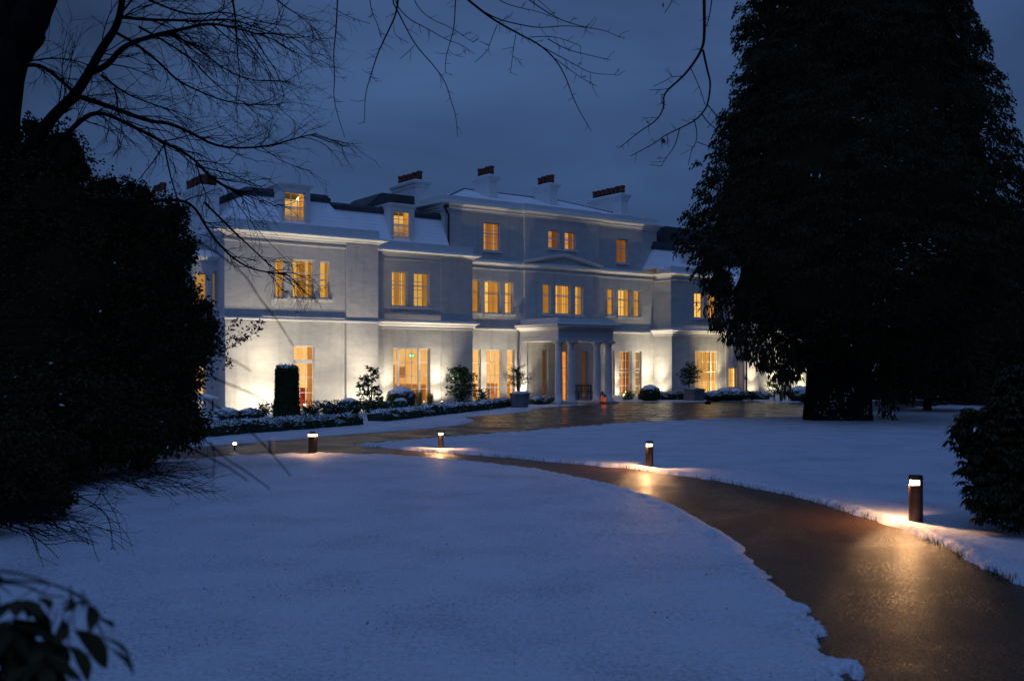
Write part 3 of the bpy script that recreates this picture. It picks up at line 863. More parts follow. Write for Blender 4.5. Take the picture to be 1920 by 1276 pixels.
# roofs
def roofmesh(name, quads, m, parent=house):
    r = MB()
    for q in quads: r.add(q, [tuple(range(len(q)))])
    return r.build(name, M[m], parent)
def mansard(s0, s1, d0, z0, z1, run, back, hipl=True, hipr=True, lh=.40):
    a, c = s0+(run if hipl else 0), s1-(run if hipr else 0)
    q = [[(s0,d0,z0),(s1,d0,z0),(c,d0+run,z1),(a,d0+run,z1)]]
    if hipl: q.append([(s0,back,z0),(s0,d0,z0),(a,d0+run,z1),(a,back,z1)])
    if hipr: q.append([(s1,d0,z0),(s1,back,z0),(c,back,z1),(c,d0+run,z1)])
    r = roofmesh('roof', q, 'roofsnow')
    l = MB()
    l.sweep([(a-.02,back),(a-.02,d0+run-.02),(c+.02,d0+run-.02),(c+.02,back)], [(-.5,z1-.12),(.10,z1-.12),(.16,z1-.04),(.16,z1+.10),(.08,z1+.14),(.03,z1+lh),(-.5,z1+lh+.04)])
    l.quad((a,d0+run,z1+lh),(c,d0+run,z1+lh),(c,back,z1+lh),(a,back,z1+lh))
    l.build('lead_capping', M['lead'], r)
    return r
def roofsnow():
    """snow lying on slates: the courses show through as faint lines"""
    m = snow_mat('roof_snow', False)
    t = m.node_tree; b = t.nodes['Principled BSDF']
    c = N(t, 'ShaderNodeTexCoord'); s = N(t, 'ShaderNodeSeparateXYZ'); t.links.new(c.outputs['Object'], s.inputs[0])
    n = N(t, 'ShaderNodeTexNoise'); n.inputs['Scale'].default_value = 1.5; n.inputs['Detail'].default_value = 6; t.links.new(c.outputs['Object'], n.inputs['Vector'])
    wv = N(t, 'ShaderNodeMath', operation='MULTIPLY'); wv.inputs[1].default_value = 5.0; t.links.new(s.outputs['Z'], wv.inputs[0])
    fr = N(t, 'ShaderNodeMath', operation='FRACT'); t.links.new(wv.outputs[0], fr.inputs[0])
    r = N(t, 'ShaderNodeMapRange'); r.inputs['From Min'].default_value = .82; r.inputs['From Max'].default_value = 1.0; t.links.new(fr.outputs[0], r.inputs['Value'])
    g = N(t, 'ShaderNodeMapRange'); g.inputs['From Min'].default_value = .4; g.inputs['From Max'].default_value = .66; t.links.new(n.outputs['Fac'], g.inputs['Value'])
    ml = N(t, 'ShaderNodeMath', operation='MULTIPLY'); t.links.new(r.outputs[0], ml.inputs[0]); t.links.new(g.outputs[0], ml.inputs[1])
    m2 = N(t, 'ShaderNodeMath', operation='MULTIPLY'); m2.inputs[1].default_value = .55; t.links.new(ml.outputs[0], m2.inputs[0])
    mx = N(t, 'ShaderNodeMixRGB'); mx.inputs[1].default_value = (.88, .90, .93, 1); mx.inputs[2].default_value = (.16, .17, .2, 1)
    t.links.new(m2.outputs[0], mx.inputs[0]); t.links.new(mx.outputs[0], b.inputs['Base Color'])
    return m
M['roofsnow'] = roofsnow()
mansard(.45, 7.0, .45, 8.55, 10.32, 1.25, 9.0, lh=.27)
mansard(4.0, SC0+.02, DB+.5, 8.45, 10.38, 1.15, 10.0, hipl=False, hipr=False, lh=.24)
mansard(fs(1222,2.2), S4-.3, DR+.45, 8.25, 9.75, 1.0, 10.0, hipl=True, hipr=True)
mansard(S4+.3, E3, 2.8, 7.6, 9.2, 1.0, 10.0, hipl=False, hipr=True)
# central hipped roof behind the parapet
sl, sr, df, db, ze, zr = SC0+.1, SC1-.1, DM+.25, DM+9.0, 11.45, 13.0
hd = (df+db)/2
rq = [[(sl,df,ze),(sr,df,ze),(sr-4.2,hd,zr),(sl+4.2,hd,zr)], [(sl,db,ze),(sl,df,ze),(sl+4.2,hd,zr)], [(sr,df,ze),(sr,db,ze),(sr-4.2,hd,zr)], [(sr,db,ze),(sl,db,ze),(sl+4.2,hd,zr),(sr-4.2,hd,zr)]]
hip = roofmesh('roof', rq, 'roofsnow')
l = MB()
for a, c in (((sl+4.2,hd,zr),(sr-4.2,hd,zr)), ((sl,df,ze),(sl+4.2,hd,zr)), ((sr,df,ze),(sr-4.2,hd,zr))):
    n_ = 26
    for i in range(n_):
        p = Vector(a).lerp(Vector(c), (i+.12)/n_); q = Vector(a).lerp(Vector(c), (i+.88)/n_)
        l.tube([p+Vector((0,0,.02)), q+Vector((0,0,.02))], .045, 6)
l.build('ridge_tile', M['slate'], hip)
# boxed lead roofs standing behind the mansards
bx = MB()
sA, sM, sB, zT = fs(668, 4.6), fs(716, 4.6), fs(777, 4.6), fz(777, 368, 4.6)
pr_ = [(sA,10.3),(sB,10.3),(sB,zT),(sM,zT)]
bx.add([(x,4.6,z) for x, z in pr_]+[(x,8.0,z) for x, z in pr_], [(0,1,2,3),(7,6,5,4),(0,4,5,1),(1,5,6,2),(2,6,7,3),(3,7,4,0)]); bx.build('roof_box', M['lead'], house)
bx = MB(); sA = fs(1246, 5.0); bx.box(sA, sA+9, 5.0, 9.0, 9.6, fz(1250, 424, 5.0)); bx.build('roof_box', M['lead'], house)

# dormers
def dormer(pxl, pxr, ytop, wpx, d, zbase):
    s0, s1 = fs(pxl, d), fs(pxr, d); zt = fz((pxl+pxr)/2, ytop, d)
    dm = MB(); h = rect(*wpx, d); bk = d+2.6
    xs, zs = [s0, h[0], h[1], s1], [zbase, h[2], h[3], zt]
    for i in range(3):
        for j in range(3):
            if i == 1 and j == 1: continue
            dm.quad((xs[i],d,zs[j]),(xs[i+1],d,zs[j]),(xs[i+1],d,zs[j+1]),(xs[i],d,zs[j+1]))
    e = d+.12
    for a in (h[0], h[1]): dm.quad((a,d,h[2]),(a,e,h[2]),(a,e,h[3]),(a,d,h[3]))
    dm.quad((h[0],d,h[3]),(h[1],d,h[3]),(h[1],e,h[3]),(h[0],e,h[3])); dm.quad((h[0],d,h[2]),(h[0],e,h[2]),(h[1],e,h[2]),(h[1],d,h[2]))
    dm.quad((s0,bk,zbase),(s0,d,zbase),(s0,d,zt),(s0,bk,zt)); dm.quad((s1,d,zbase),(s1,bk,zbase),(s1,bk,zt),(s1,d,zt))
    dm.sweep([(s0,bk),(s0,d),(s1,d),(s1,bk)], [(-.05,zt-.16),(.02,zt-.16),(.05,zt-.06),(.10,zt-.02),(.10,zt+.05),(-.05,zt+.08)])
    dm.quad((s0,d,zt+.07),(s1,d,zt+.07),(s1,bk,zt+.07),(s0,bk,zt+.07))
    o = dm.build('dormer', M['trim'], house)
    window(h, d, 3, 4, 'room_attic', 'edge', sill=False, meet=.55, rev=.12, parent=o, rdepth=1.4)
    return o, h
dorm1, hd1 = dormer(527, 581.5, 347, (533,360,572.5,424), .72, 8.6)
dorm2, hd2 = dormer(733, 777, 384, (737.5,396,768.5,453), DB+.72, 8.5)
dm3 = MB(); q0 = fs(1278, DR+.8)
dm3.box(q0, q0+1.3, DR+.8, DR+2.6, 8.3, 9.9); dm3.sweep([(q0,DR+2.6),(q0,DR+.8),(q0+1.3,DR+.8),(q0+1.3,DR+2.6)], [(-.05,9.82),(.02,9.82),(.06,9.9),(.12,9.93),(.12,10.0),(-.05,10.02)])
dm3.build('dormer', M['trim'], house)

# chimneys
def chimney(s, d, ws, wd, z0, z1, npot, rows=1):
    c = MB()
    c.box(s, s+ws, d, d+wd, z0, z1)
    c.sweep([(s+ws*.5,d+wd),(s,d+wd),(s,d),(s+ws,d),(s+ws,d+wd),(s+ws*.5,d+wd)], [(-.05,z1-.30),(.02,z1-.30),(.05,z1-.22),(.05,z1-.14),(.13,z1-.06),(.15,z1),(.15,z1+.10),(.08,z1+.16),(-.05,z1+.18)])
    c.box(s+.03, s+ws-.03, d+.03, d+wd-.03, z1, z1+.17)
    o = c.build('chimney', M['trim'], house)
    for r in range(rows):
        for i in range(npot):
            p = MB()
            y = d+wd*(i+.5)/npot; x = s+ws*(r+.5)/rows
            R = min(.17, wd/npot*.42); hh = .50+.06*rnd.random()
            p.lathe([(R*.95,0),(R*.88,hh*.6),(R*.86,hh*.75),(R*1.12,hh*.8),(R*1.12,hh*.92),(R*.95,hh),(R*.7,hh),(R*.65,hh-.1)], (x,y,z1+.17), 12)
            p.build('chimney_pot', M['pot'], o, True)
    return o
def chim_at(pxc, pyt, d, ws, wd, z0, npot, rows=1):
    s = fs(pxc, d)                      # px of the front left edge
    return chimney(s, d, ws, wd, z0, fz(pxc, pyt, d), npot, rows)
chim_at(378, 352, 3.3, .85, 2.6, 7.0, 7, 2)
chim_at(779, 341, 5.6, .85, 2.7, 9.0, 5)
chim_at(917, 331, 5.6, .62, 1.6, 11.0, 4)
chim_at(1031, 347, 5.6, .62, 1.6, 11.0, 4)
chim_at(1165, 366, 4.4, .62, 3.2, 11.0, 7)
chim_at(292, 366, 8.0, .85, 1.5, 7.0, 4)
# rain-water pipe in the angle of the middle block, another on the lower range
p = MB()
pp = [(SC0-.02,DM-.10,10.9),(SC0-.02,DM-.18,10.72),(SC0+.14,DM-.20,10.45),(SC0+.16,DM-.14,10.2),(SC0+.16,DM-.14,8.6)]
p.tube([Vector(q) for q in pp], .055, 8); p.box(SC0-.14, SC0+.10, DM-.26, DM-.02, 10.86, 11.0)
p.build('downpipe', M['iron'], house)
p = MB(); sx = fs(1397, 1.9); p.tube([Vector((sx,1.78,0)), Vector((sx,1.78,7.4))], .06, 8)
for zz in (1.2, 3.0, 5.0): p.box(sx-.09, sx+.09, 1.72, 1.89, zz, zz+.06)
p.build('downpipe', M['iron'], house)

# side bay on the left return with its own windows and a snow-topped roof
bh = [(-1.02, -.45, fz(372,577,.9), fz(372,511,.9)), (-.22, -.03, fz(402,577,.9), fz(402,509,.9)), (-1.0, -.55, .55, fz(372,685,.9))]
wall('wall', -1.2, -.002, Z_BASE, 6.95, .9, bh, left=8.0)
for h in bh[:2]: window(h, .9, 1, 3, 'room_dim', None, sill=True, rev=.24, rdepth=.5)
window(bh[2], .9, 2, 4, 'room_low', None, sill=True, rdepth=.5)
b = MB(); b.sweep([(-1.2,8),(-1.2,.9),(-.002,.9)], [(-.02,6.9),(.05,6.9),(.16,7.02),(.18,7.1),(-.02,7.16)]); b.build('cornice', M['trim'], house)
b = MB(); b.sweep([(-1.2,8),(-1.2,.9),(-.002,.9)], [(.16,7.105),(.12,7.2),(-.5,7.42),(-1.1,7.5),(-1.1,7.17)]); b.build('roof', M['cleansnow'], house)

# ------------------------------------------------------------------ things inside the house
def table_lamp(s, d, z, label):
    o = empty('table_lamp', hw(s, d, z), TH, label, 'lamp')
    m = MB(); m.lathe([(.09,0),(.09,.02),(.03,.05),(.05,.2),(.02,.32),(.012,.42)], (0,0,0), 12); m.build('lamp_base', M['iron'], o, True)
    m = MB(); m.lathe([(.20,.36),(.13,.66)], (0,0,0), 16); m.build('lamp_shade', M['lampglow'], o, True)
table_lamp(fs(752, DB+1.5), DB+1.5, hd2[2]+.30, 'table lamp with glowing shade inside the dormer window nearest the middle block')
def pendant(s, d, z, zt, label, r=.07):
    o = empty('pendant_lamp', hw(s, d, zt), TH, label, 'lamp', 'pendant lamps seen through windows')
    m = MB(); m.tube([Vector((0,0,0)), Vector((0,0,z-zt))], .008, 5); m.build('cord', M['iron'], o)
    m = MB(); m.lathe([(.01,r),(r*.8,r*.6),(r,0),(r*.8,-r*.6),(.01,-r)], (0,0,z-zt), 12); m.build('globe', M['lampglow'], o, True)
pendant(fs(558, 1.6), 1.6, fz(558,372,1.6), hd1[3]+.08, 'round pendant lamp glowing inside the leftmost dormer window', .10)
pendant(fs(931, DM+1.2), DM+1.2, fz(931,661,DM+1.2), lo_m1[1][3]+.08, 'round pendant lamp high in the ground floor window left of the portico', .12)
pendant(fs(1174, DM+1.1), DM+1.1, fz(1174,668,DM+1.1), lo_m3[1][3]+.08, 'round pendant lamp high in the ground floor window right of the portico', .09)
o = empty('armchair', hw(fs(572,1.1), 1.1, .12), TH, 'red armchair just inside the tall garden door behind the clipped column', 'armchair')
m = MB(); m.box(-.3,.3,-.3,.3,.18,.42); m.build('seat', M['red'], o)
m = MB(); m.box(-.3,.3,.22,.34,.42,.95); m.build('backrest', M['red'], o)
for sx in (-.36,.30):
    m = MB(); m.box(sx,sx+.06,-.3,.3,.3,.6); m.build('armrest', M['red'], o)
for sx in (-.28,.22):
    for sy in (-.28,.22):
        m = MB(); m.box(sx,sx+.05,sy,sy+.05,0,.18); m.build('leg', M['iron'], o)
o = empty('exit_sign', hw(fs(772,DB+1.3), DB+1.3, fz(772,670,DB+1.3)), TH, 'small lit green exit sign inside the wide ground floor window', 'sign')
m = MB(); m.box(-.19,.19,0,.03,0,.2); m.build('panel', M['green'], o)
m = MB(); m.box(-.13,-.05,-.006,-.002,.05,.15); m.box(-.02,.06,-.006,-.002,.085,.115); m.add([(.06,-.004,.05),(.14,-.004,.1),(.06,-.004,.15)], [(0,1,2)]); m.build('arrow', M['signwhite'], o)
# dining chairs and tables as dark shapes behind the ground floor windows
def dchair(s, d, rz, label):
    o = empty('dining_chair', hw(s, d, .1), TH+rz, label, 'chair', 'dining chairs inside the ground floor')
    m = MB(); m.box(-.21,.21,-.21,.21,.43,.49); m.build('seat', M['red'], o)
    m = MB(); m.box(-.2,.2,.18,.22,.5,.98); m.build('backrest', M['soot'], o)
    for a in (-.2,.16):
        for c in (-.2,.17):
            m = MB(); m.box(a,a+.04,c,c+.04,0,.43); m.build('leg', M['soot'], o)
dchair(fs(925,DM+1.1), DM+1.1, .5, 'dark dining chair behind the middle tall window left of the portico')
dchair(fs(893,DM+1.0), DM+1.0, -.4, 'dark dining chair behind the narrow tall window at the bay corner')
dchair(fs(795,DB+1.3), DB+1.3, .8, 'dark dining chair low inside the wide bay window')

# bench and lanterns in the porch
o = empty('bench', hw(fs(1097, DP-.45), DP-.45, .06), TH, 'dark slatted bench against the wall inside the portico', 'bench')
m = MB()
for i in range(3): m.box(-.7,.7,-.2+i*.14,-.1+i*.14,.42,.45)
m.build('seat', M['iron'], o)
m = MB(); m.box(-.7,.7,.24,.27,.84,.9); m.box(-.7,.7,.24,.27,.5,.54)
for i in range(9): m.box(-.66+i*.16,-.63+i*.16,.245,.265,.54,.84)
m.build('backrest', M['iron'], o)
for a in (-.7,.65):
    for c in (-.2,.22):
        m = MB(); m.box(a,a+.05,c,c+.05,0,.42 if c < 0 else .9); m.build('leg', M['iron'], o)
def lantern(px, py, Y, hgt, label):
    p = gp(px, py); p = dp(px, py, Y); p.z = .06
    o = empty('lantern', p, 0, label, 'lantern', 'lanterns on the portico floor')
    m = MB(); m.lathe([(.12,0),(.12,.03),(.02,.03)], (0,0,0), 8); m.lathe([(.13,hgt*.75),(.03,hgt*.98),(.02,hgt)], (0,0,0), 8)
    for a in range(4): m.tube([Vector((.11*math.cos(a*1.57),.11*math.sin(a*1.57),.03)), Vector((.11*math.cos(a*1.57),.11*math.sin(a*1.57),hgt*.75))], .008, 4)
    m.build('cage', M['iron'], o)
    m = MB(); m.lathe([(.07,.04),(.08,hgt*.4),(.05,hgt*.6)], (0,0,0), 10); m.build('candle_glass', M['redglow'], o, True)
    light('POINT', 'lantern_light', (0,-.16,hgt*.4), .9, (1,.25,.08), o, shadow_soft_size=.05)
lantern(1129.5, 747, 56.4, .62, 'tall black lantern with red glow between the two right hand columns')
lantern(1134, 748, 56.0, .48, 'short red glowing lantern beside the rightmost column')

# ------------------------------------------------------------------ floodlights along the facade
FW = (1.0, .84, .60)
def flood(s, d, label, power, aim_d=None, size=158, tilt=13, side=0.0, col=FW, beam=3, wash=.26):
    """small black ground floodlight; its lamp throws light up the wall behind it"""
    p = hw(s, d, -.02)
    o = empty('floodlight', p, TH, label, 'floodlight', 'ground floodlights along the house front')
    m = MB(); m.box(-.10,.10,-.07,.07,.0,.05); m.box(-.012,.012,-.02,.02,.05,.12)
    m.tube([Vector((0,-.03,.10)), Vector((0,.06,.20))], [.085,.10], 10); m.build('housing', M['iron'], o)
    m = MB(); m.tube([Vector((0,.062,.203)), Vector((0,.066,.207))], .088, 12); m.build('lens', M['flens'], o)
    lo = light('SPOT', 'floodlight_wash', (0,.075,.222), power*wash*FLOOD, col, o, spot_size=math.radians(size), spot_blend=.55, shadow_soft_size=.05)
    lo.rotation_euler = (math.radians(180-tilt), math.radians(side), 0)
    lo = light('SPOT', 'floodlight_beam', (0,.075,.232), power*2.7*FLOOD, col, o, spot_size=math.radians(76), spot_blend=1.0, shadow_soft_size=.05)
    lo.rotation_euler = (math.radians(180-beam), math.radians(side*.5), 0)
    return o
flood(fs(466,DL), -1.8, 'black floodlight at the near left corner of the house behind snowy mounds', 245, beam=11, wash=1.25, tilt=54)
flood(fs(508,DL), -1.5, 'black floodlight beside the clipped evergreen column', 260, beam=10, wash=.8, tilt=50)
flood(fs(606,DL), -1.8, 'black floodlight right of the garden door', 200, beam=12, wash=.35, tilt=24)
flood(fs(676,DL), -1.5, 'black floodlight under the right pilaster of the left wing', 310, beam=10, wash=1.0, tilt=52)
flood(fs(724,DB), DB-.75, 'black floodlight in the angle where the bay meets the left wing', 260)
flood(fs(815,DB), DB-.8, 'black floodlight right of the wide bay window', 430)
flood(fs(906,DM), DM-1.2, 'black floodlight at the tall narrow window beside the bay corner', 360, beam=8, wash=.42, tilt=20)
flood(fs(971,DM), DM-.75, 'black floodlight behind the lead planter left of the portico', 300)
flood(fs(1157,DM), DM-.7, 'black floodlight just right of the portico columns', 380)
flood(fs(1208,DM), DM-1.2, 'black floodlight behind the clipped dome beside the right wing', 360, beam=8, wash=.42, tilt=20)
flood(S3-.75, 2.35, 'black floodlight at the inner corner of the right wing', 150, tilt=0, side=14)
flood(fs(1272,DR), DR-.75, 'black floodlight under the left pilaster of the right wing', 460, wash=.5, col=(1,.87,.56))
flood(fs(1336,DR), DR-.85, 'black floodlight under the broad window of the right wing', 460, col=(1,.80,.45))
flood(fs(1408,1.9), 1.15, 'black floodlight beside the tall downpipe', 300, col=(1,.78,.5))
flood(fs(1448,2.6), 1.8, 'black floodlight behind the leafy shrub past the downpipe', 560, col=(1,.85,.5))
flood(fs(1500,2.6), 1.8, 'black floodlight half hidden by the big conifer trunk', 560, col=(1,.85,.5))

# ================================================================== GARDEN
def icos(sub=3):
    t = (1+5**.5)/2
    v = [(-1,t,0),(1,t,0),(-1,-t,0),(1,-t,0),(0,-1,t),(0,1,t),(0,-1,-t),(0,1,-t),(t,0,-1),(t,0,1),(-t,0,-1),(-t,0,1)]
    v = [Vector(p).normalized() for p in v]
    f = [(0,11,5),(0,5,1),(0,1,7),(0,7,10),(0,10,11),(1,5,9),(5,11,4),(11,10,2),(10,7,6),(7,1,8),(3,9,4),(3,4,2),(3,2,6),(3,6,8),(3,8,9),(4,9,5),(2,4,11),(6,2,10),(8,6,7),(9,8,1)]
    for _ in range(sub):
        c = {}; g = []
        def mid(a, b):
            k = (min(a,b), max(a,b))
            if k not in c: v.append(((v[a]+v[b])/2).normalized()); c[k] = len(v)-1
            return c[k]
        for a, b, d in f:
            x, y, z = mid(a,b), mid(b,d), mid(d,a); g += [(a,x,z),(b,y,x),(d,z,y),(x,y,z)]
        f = g
    return v, f
IC3, IC2 = icos(3), icos(2)
def blob(mb_, c, r, amp=.12, fr=2.0, mi=0, ic=IC3, flat=False):
    c = Vector(c); r = Vector(r) if hasattr(r, '__len__') else Vector((r, r, r))
    vs = []
    for p in ic[0]:
        k = 1+amp*mnoise.noise(Vector((p.x*fr+c.x*3, p.y*fr+c.y*3, p.z*fr+c.z*3)))*1.6
        q = Vector((p.x*r.x*k, p.y*r.y*k, p.z*r.z*k))
        if flat and q.z < -.02: q.z = -.02
        vs.append(c+q)
    mb_.add(vs, ic[1], mi)
def sphere_dirs(n):
    d = rng.normal(size=(n,3)); return d/np.linalg.norm(d, axis=1, keepdims=True)
def ball(px, pyb, pyt, rpx, label, cat='clipped bush', name='box_ball', flat=.9, mt='cap_box', Y=None, leafn=2600, grp='clipped box balls'):
    Y = Y or EYE*F/(pyb-HOR)
    r = rpx/F*Y; top = EYE+(HOR-pyt)/F*Y
    x = (px-960)/F*Y
    o = empty(name, (x, Y, 0), 0, label, cat, grp)
    m = MB(); rz = max(top*.56, r*.55)
    blob(m, (0,0,top-rz), (r,r,rz), .06, 2.5); m.build('foliage', M[mt], o, True)
    m = MB()
    d = sphere_dirs(leafn); d = d[(d[:,2] < .62) & (d[:,2] > -.8)]
    P = d*np.array([r,r,rz])*rng.uniform(.97,1.05,(len(d),1))+np.array([0,0,top-rz])
    m.leaves(P, d+rng.normal(size=d.shape)*.6, .05, .028, 0)
    d = sphere_dirs(900); d = d[d[:,2] > .45]
    P = d*np.array([r,r,rz])*rng.uniform(.99,1.04,(len(d),1))+np.array([0,0,top-rz])
    m.leaves(P, d+rng.normal(size=d.shape)*.9, .05, .03, 1, mis=(rng.random(len(d)) < .6).astype(int))
    m.build('leaves', [M['box'], M['snowleaf']], o)
    return o
ball(752, 770, 724, 27, 'largest clipped box dome with snow on top beside the wide bay window', Y=48.0)
ball(751, 774, 746, 15, 'small snow topped box ball in front of the largest dome', Y=46.2)
ball(1219, 748, 721, 18.5, 'snow capped box dome by itself right of the portico', Y=61.0)
ball(1500, 752, 723, 21, 'snow heaped box dome beside the big conifer trunk', mt='cap_mound', Y=60.0)
ball(470, 792, 765, 24, 'rounded box bush under the brightest wall at the left corner', Y=38.8)
ball(421, 792, 764, 27, 'broad snow covered mound at the left corner of the house', mt='cap_mound', Y=38.0, name='shrub_mound', grp='snow covered mounds')
ball(390, 800, 781, 24, 'low snow covered mound leftmost beside the dark shrubbery', mt='cap_mound', Y=36.0, name='shrub_mound', grp='snow covered mounds')
ball(655, 779, 746, 21, 'snow covered mound between the garden door and the leafy sapling', mt='cap_mound', Y=44.4, name='shrub_mound', grp='snow covered mounds')
ball(622, 783, 757, 15, 'smaller snowy mound just right of the garden door', mt='cap_mound', Y=42.6, name='shrub_mound', grp='snow covered mounds')
ball(1338, 747, 732, 16, 'left of the snow mounds under the broad right wing window', mt='cap_mound', Y=61.0, name='shrub_mound', grp='snow covered mounds')
ball(1358, 747, 727, 15, 'middle of the snow mounds under the broad right wing window', mt='cap_mound', Y=61.6, name='shrub_mound', grp='snow covered mounds')
ball(1380, 747, 728, 15, 'right of the snow mounds near the small lit window', mt='cap_mound', Y=61.6, name='shrub_mound', grp='snow covered mounds')

def hedge(pts, h, wdt, label, leafn=5000, snow=.5):
    P = [Vector((p[0], p[1], 0)) for p in pts]
    c = sum(P, Vector())/len(P)
    o = empty('box_hedge', c, 0, label, 'hedge', 'low clipped box hedges')
    m = MB(); L_ = []
    for a, q in zip(P, P[1:]):
        n = max(2, int((q-a).length/.18))
        for i in range(n): L_.append(a.lerp(q, i/n))
    L_.append(P[-1])
    prof = [(-.5,0),(-.54,.4),(-.52,.75),(-.40,.96),(-.15,1.03),(.15,1.03),(.40,.96),(.52,.75),(.54,.4),(.5,0)]
    k = len(prof); vs = []
    for i, p in enumerate(L_):
        t = (L_[min(i+1,len(L_)-1)]-L_[max(i-1,0)]).normalized(); nrm = Vector((t.y,-t.x,0))
        ed = min(i, len(L_)-1-i); sh = 1 if ed > 1 else (.8, .95)[ed]
        for x, z in prof:
            j = 1+.26*mnoise.noise(Vector((p.x*2.6+x*3, p.y*2.6, z*3)))
            vs.append(p-c+nrm*(x*wdt*j*sh)+Vector((0,0,z*h*j*sh-.04)))
    fc = [(i*k+j, i*k+j+1, (i+1)*k+j+1, (i+1)*k+j) for i in range(len(L_)-1) for j in range(k-1)]
    fc += [tuple(range(k-1,-1,-1)), tuple((len(L_)-1)*k+j for j in range(k))]
    m.add(vs, fc); m.build('foliage', M['cap_box'], o, True)
    m = MB()
    V_ = np.array([v[:] for v in vs]).reshape(len(L_), k, 3)
    ii = rng.integers(0, len(L_)-1, leafn); jj = rng.integers(0, k-1, leafn); a = rng.random((leafn,1)); b_ = rng.random((leafn,1))
    p = (V_[ii,jj]*(1-b_)+V_[ii,jj+1]*b_)*(1-a)+(V_[ii+1,jj]*(1-b_)+V_[ii+1,jj+1]*b_)*a
    up = ((jj >= 3) & (jj <= 5))
    nr = p-np.array([0,0,h*.45]); nr[:,2] *= 2; dd = rng.normal(size=(leafn,3)); dd[:,2] = np.abs(dd[:,2])*.5
    mis = np.where(up, (rng.random(leafn) < .5), (rng.random(leafn) < .06)).astype(int)
    m.leaves(p, dd, rng.uniform(.05,.13,leafn), .04, mis=mis)
    m.build('leaves', [M['box'], M['snowleaf']], o)
    return o
def hp(*l): return [gp(x, y) for x, y in l]
hedge(hp((668,796),(600,801),(520,806),(440,812),(372,818)), .42, .75, 'long snow topped box hedge in front of the left wing garden', 6500)
hedge(hp((703,789),(760,783),(830,775),(900,768),(956,760)), .43, .8, 'long snow topped box hedge in front of the bay leading to the planter', 6500)
hedge(hp((996,758),(1018,757),(1032,756)), .42, .7, 'very short box hedge between the planter and the portico', 1200)
hedge(hp((1200,749),(1250,748.6),(1290,748.3)), .48, .8, 'dark box hedge between the capped dome and the right planter', 2600)
hedge(hp((1318,748.6),(1380,748.2),(1440,748)), .45, .8, 'box hedge running right of the right planter toward the conifer', 2600)

# clipped column of yew
Yc = EYE*F/(787-HOR); xc = (538-960)/F*Yc
o = empty('topiary_column', (xc, Yc, 0), 0, 'tall dark clipped evergreen column with snowy top in front of the garden door', 'topiary')
m = MB(); hh = 102/F*Yc; rr = 19/F*Yc
vs = []; k = 22; zs = [0,.15,.3,.45,.6,.75,.88,.95,.985,1.0]; rs = [1.12,1.16,1.08,1.0,.97,.95,.95,.9,.74,.3]
for z, r in zip(zs, rs):
    for j in range(k):
        a = 2*math.pi*j/k; q = 1+.17*mnoise.noise(Vector((math.cos(a)*2,math.sin(a)*2,z*6)))
        vs.append((math.cos(a)*rr*r*q, math.sin(a)*rr*r*q, z*hh))
fc = [(i*k+j, i*k+(j+1)%k, (i+1)*k+(j+1)%k, (i+1)*k+j) for i in range(len(zs)-1) for j in range(k)]+[tuple((len(zs)-1)*k+j for j in range(k))]
m.add(vs, fc); m.build('foliage', M['cap_box'], o, True)
m = MB(); n = 6500
a = rng.random(n)*6.283; z = rng.random(n)**.9; r = np.interp(z, zs, rs)*rr*rng.uniform(.95,1.08,n)
P = np.stack([np.cos(a)*r, np.sin(a)*r, z*hh], 1); D = np.stack([np.cos(a), np.sin(a), rng.normal(size=n)*.8+.3], 1)
m.leaves(P, D+rng.normal(size=D.shape)*.5, rng.uniform(.06,.15,n), .035, mis=((z > .965) & (rng.random(n) < .5)).astype(int))
m.build('leaves', [M['box'], M['snowleaf']], o)

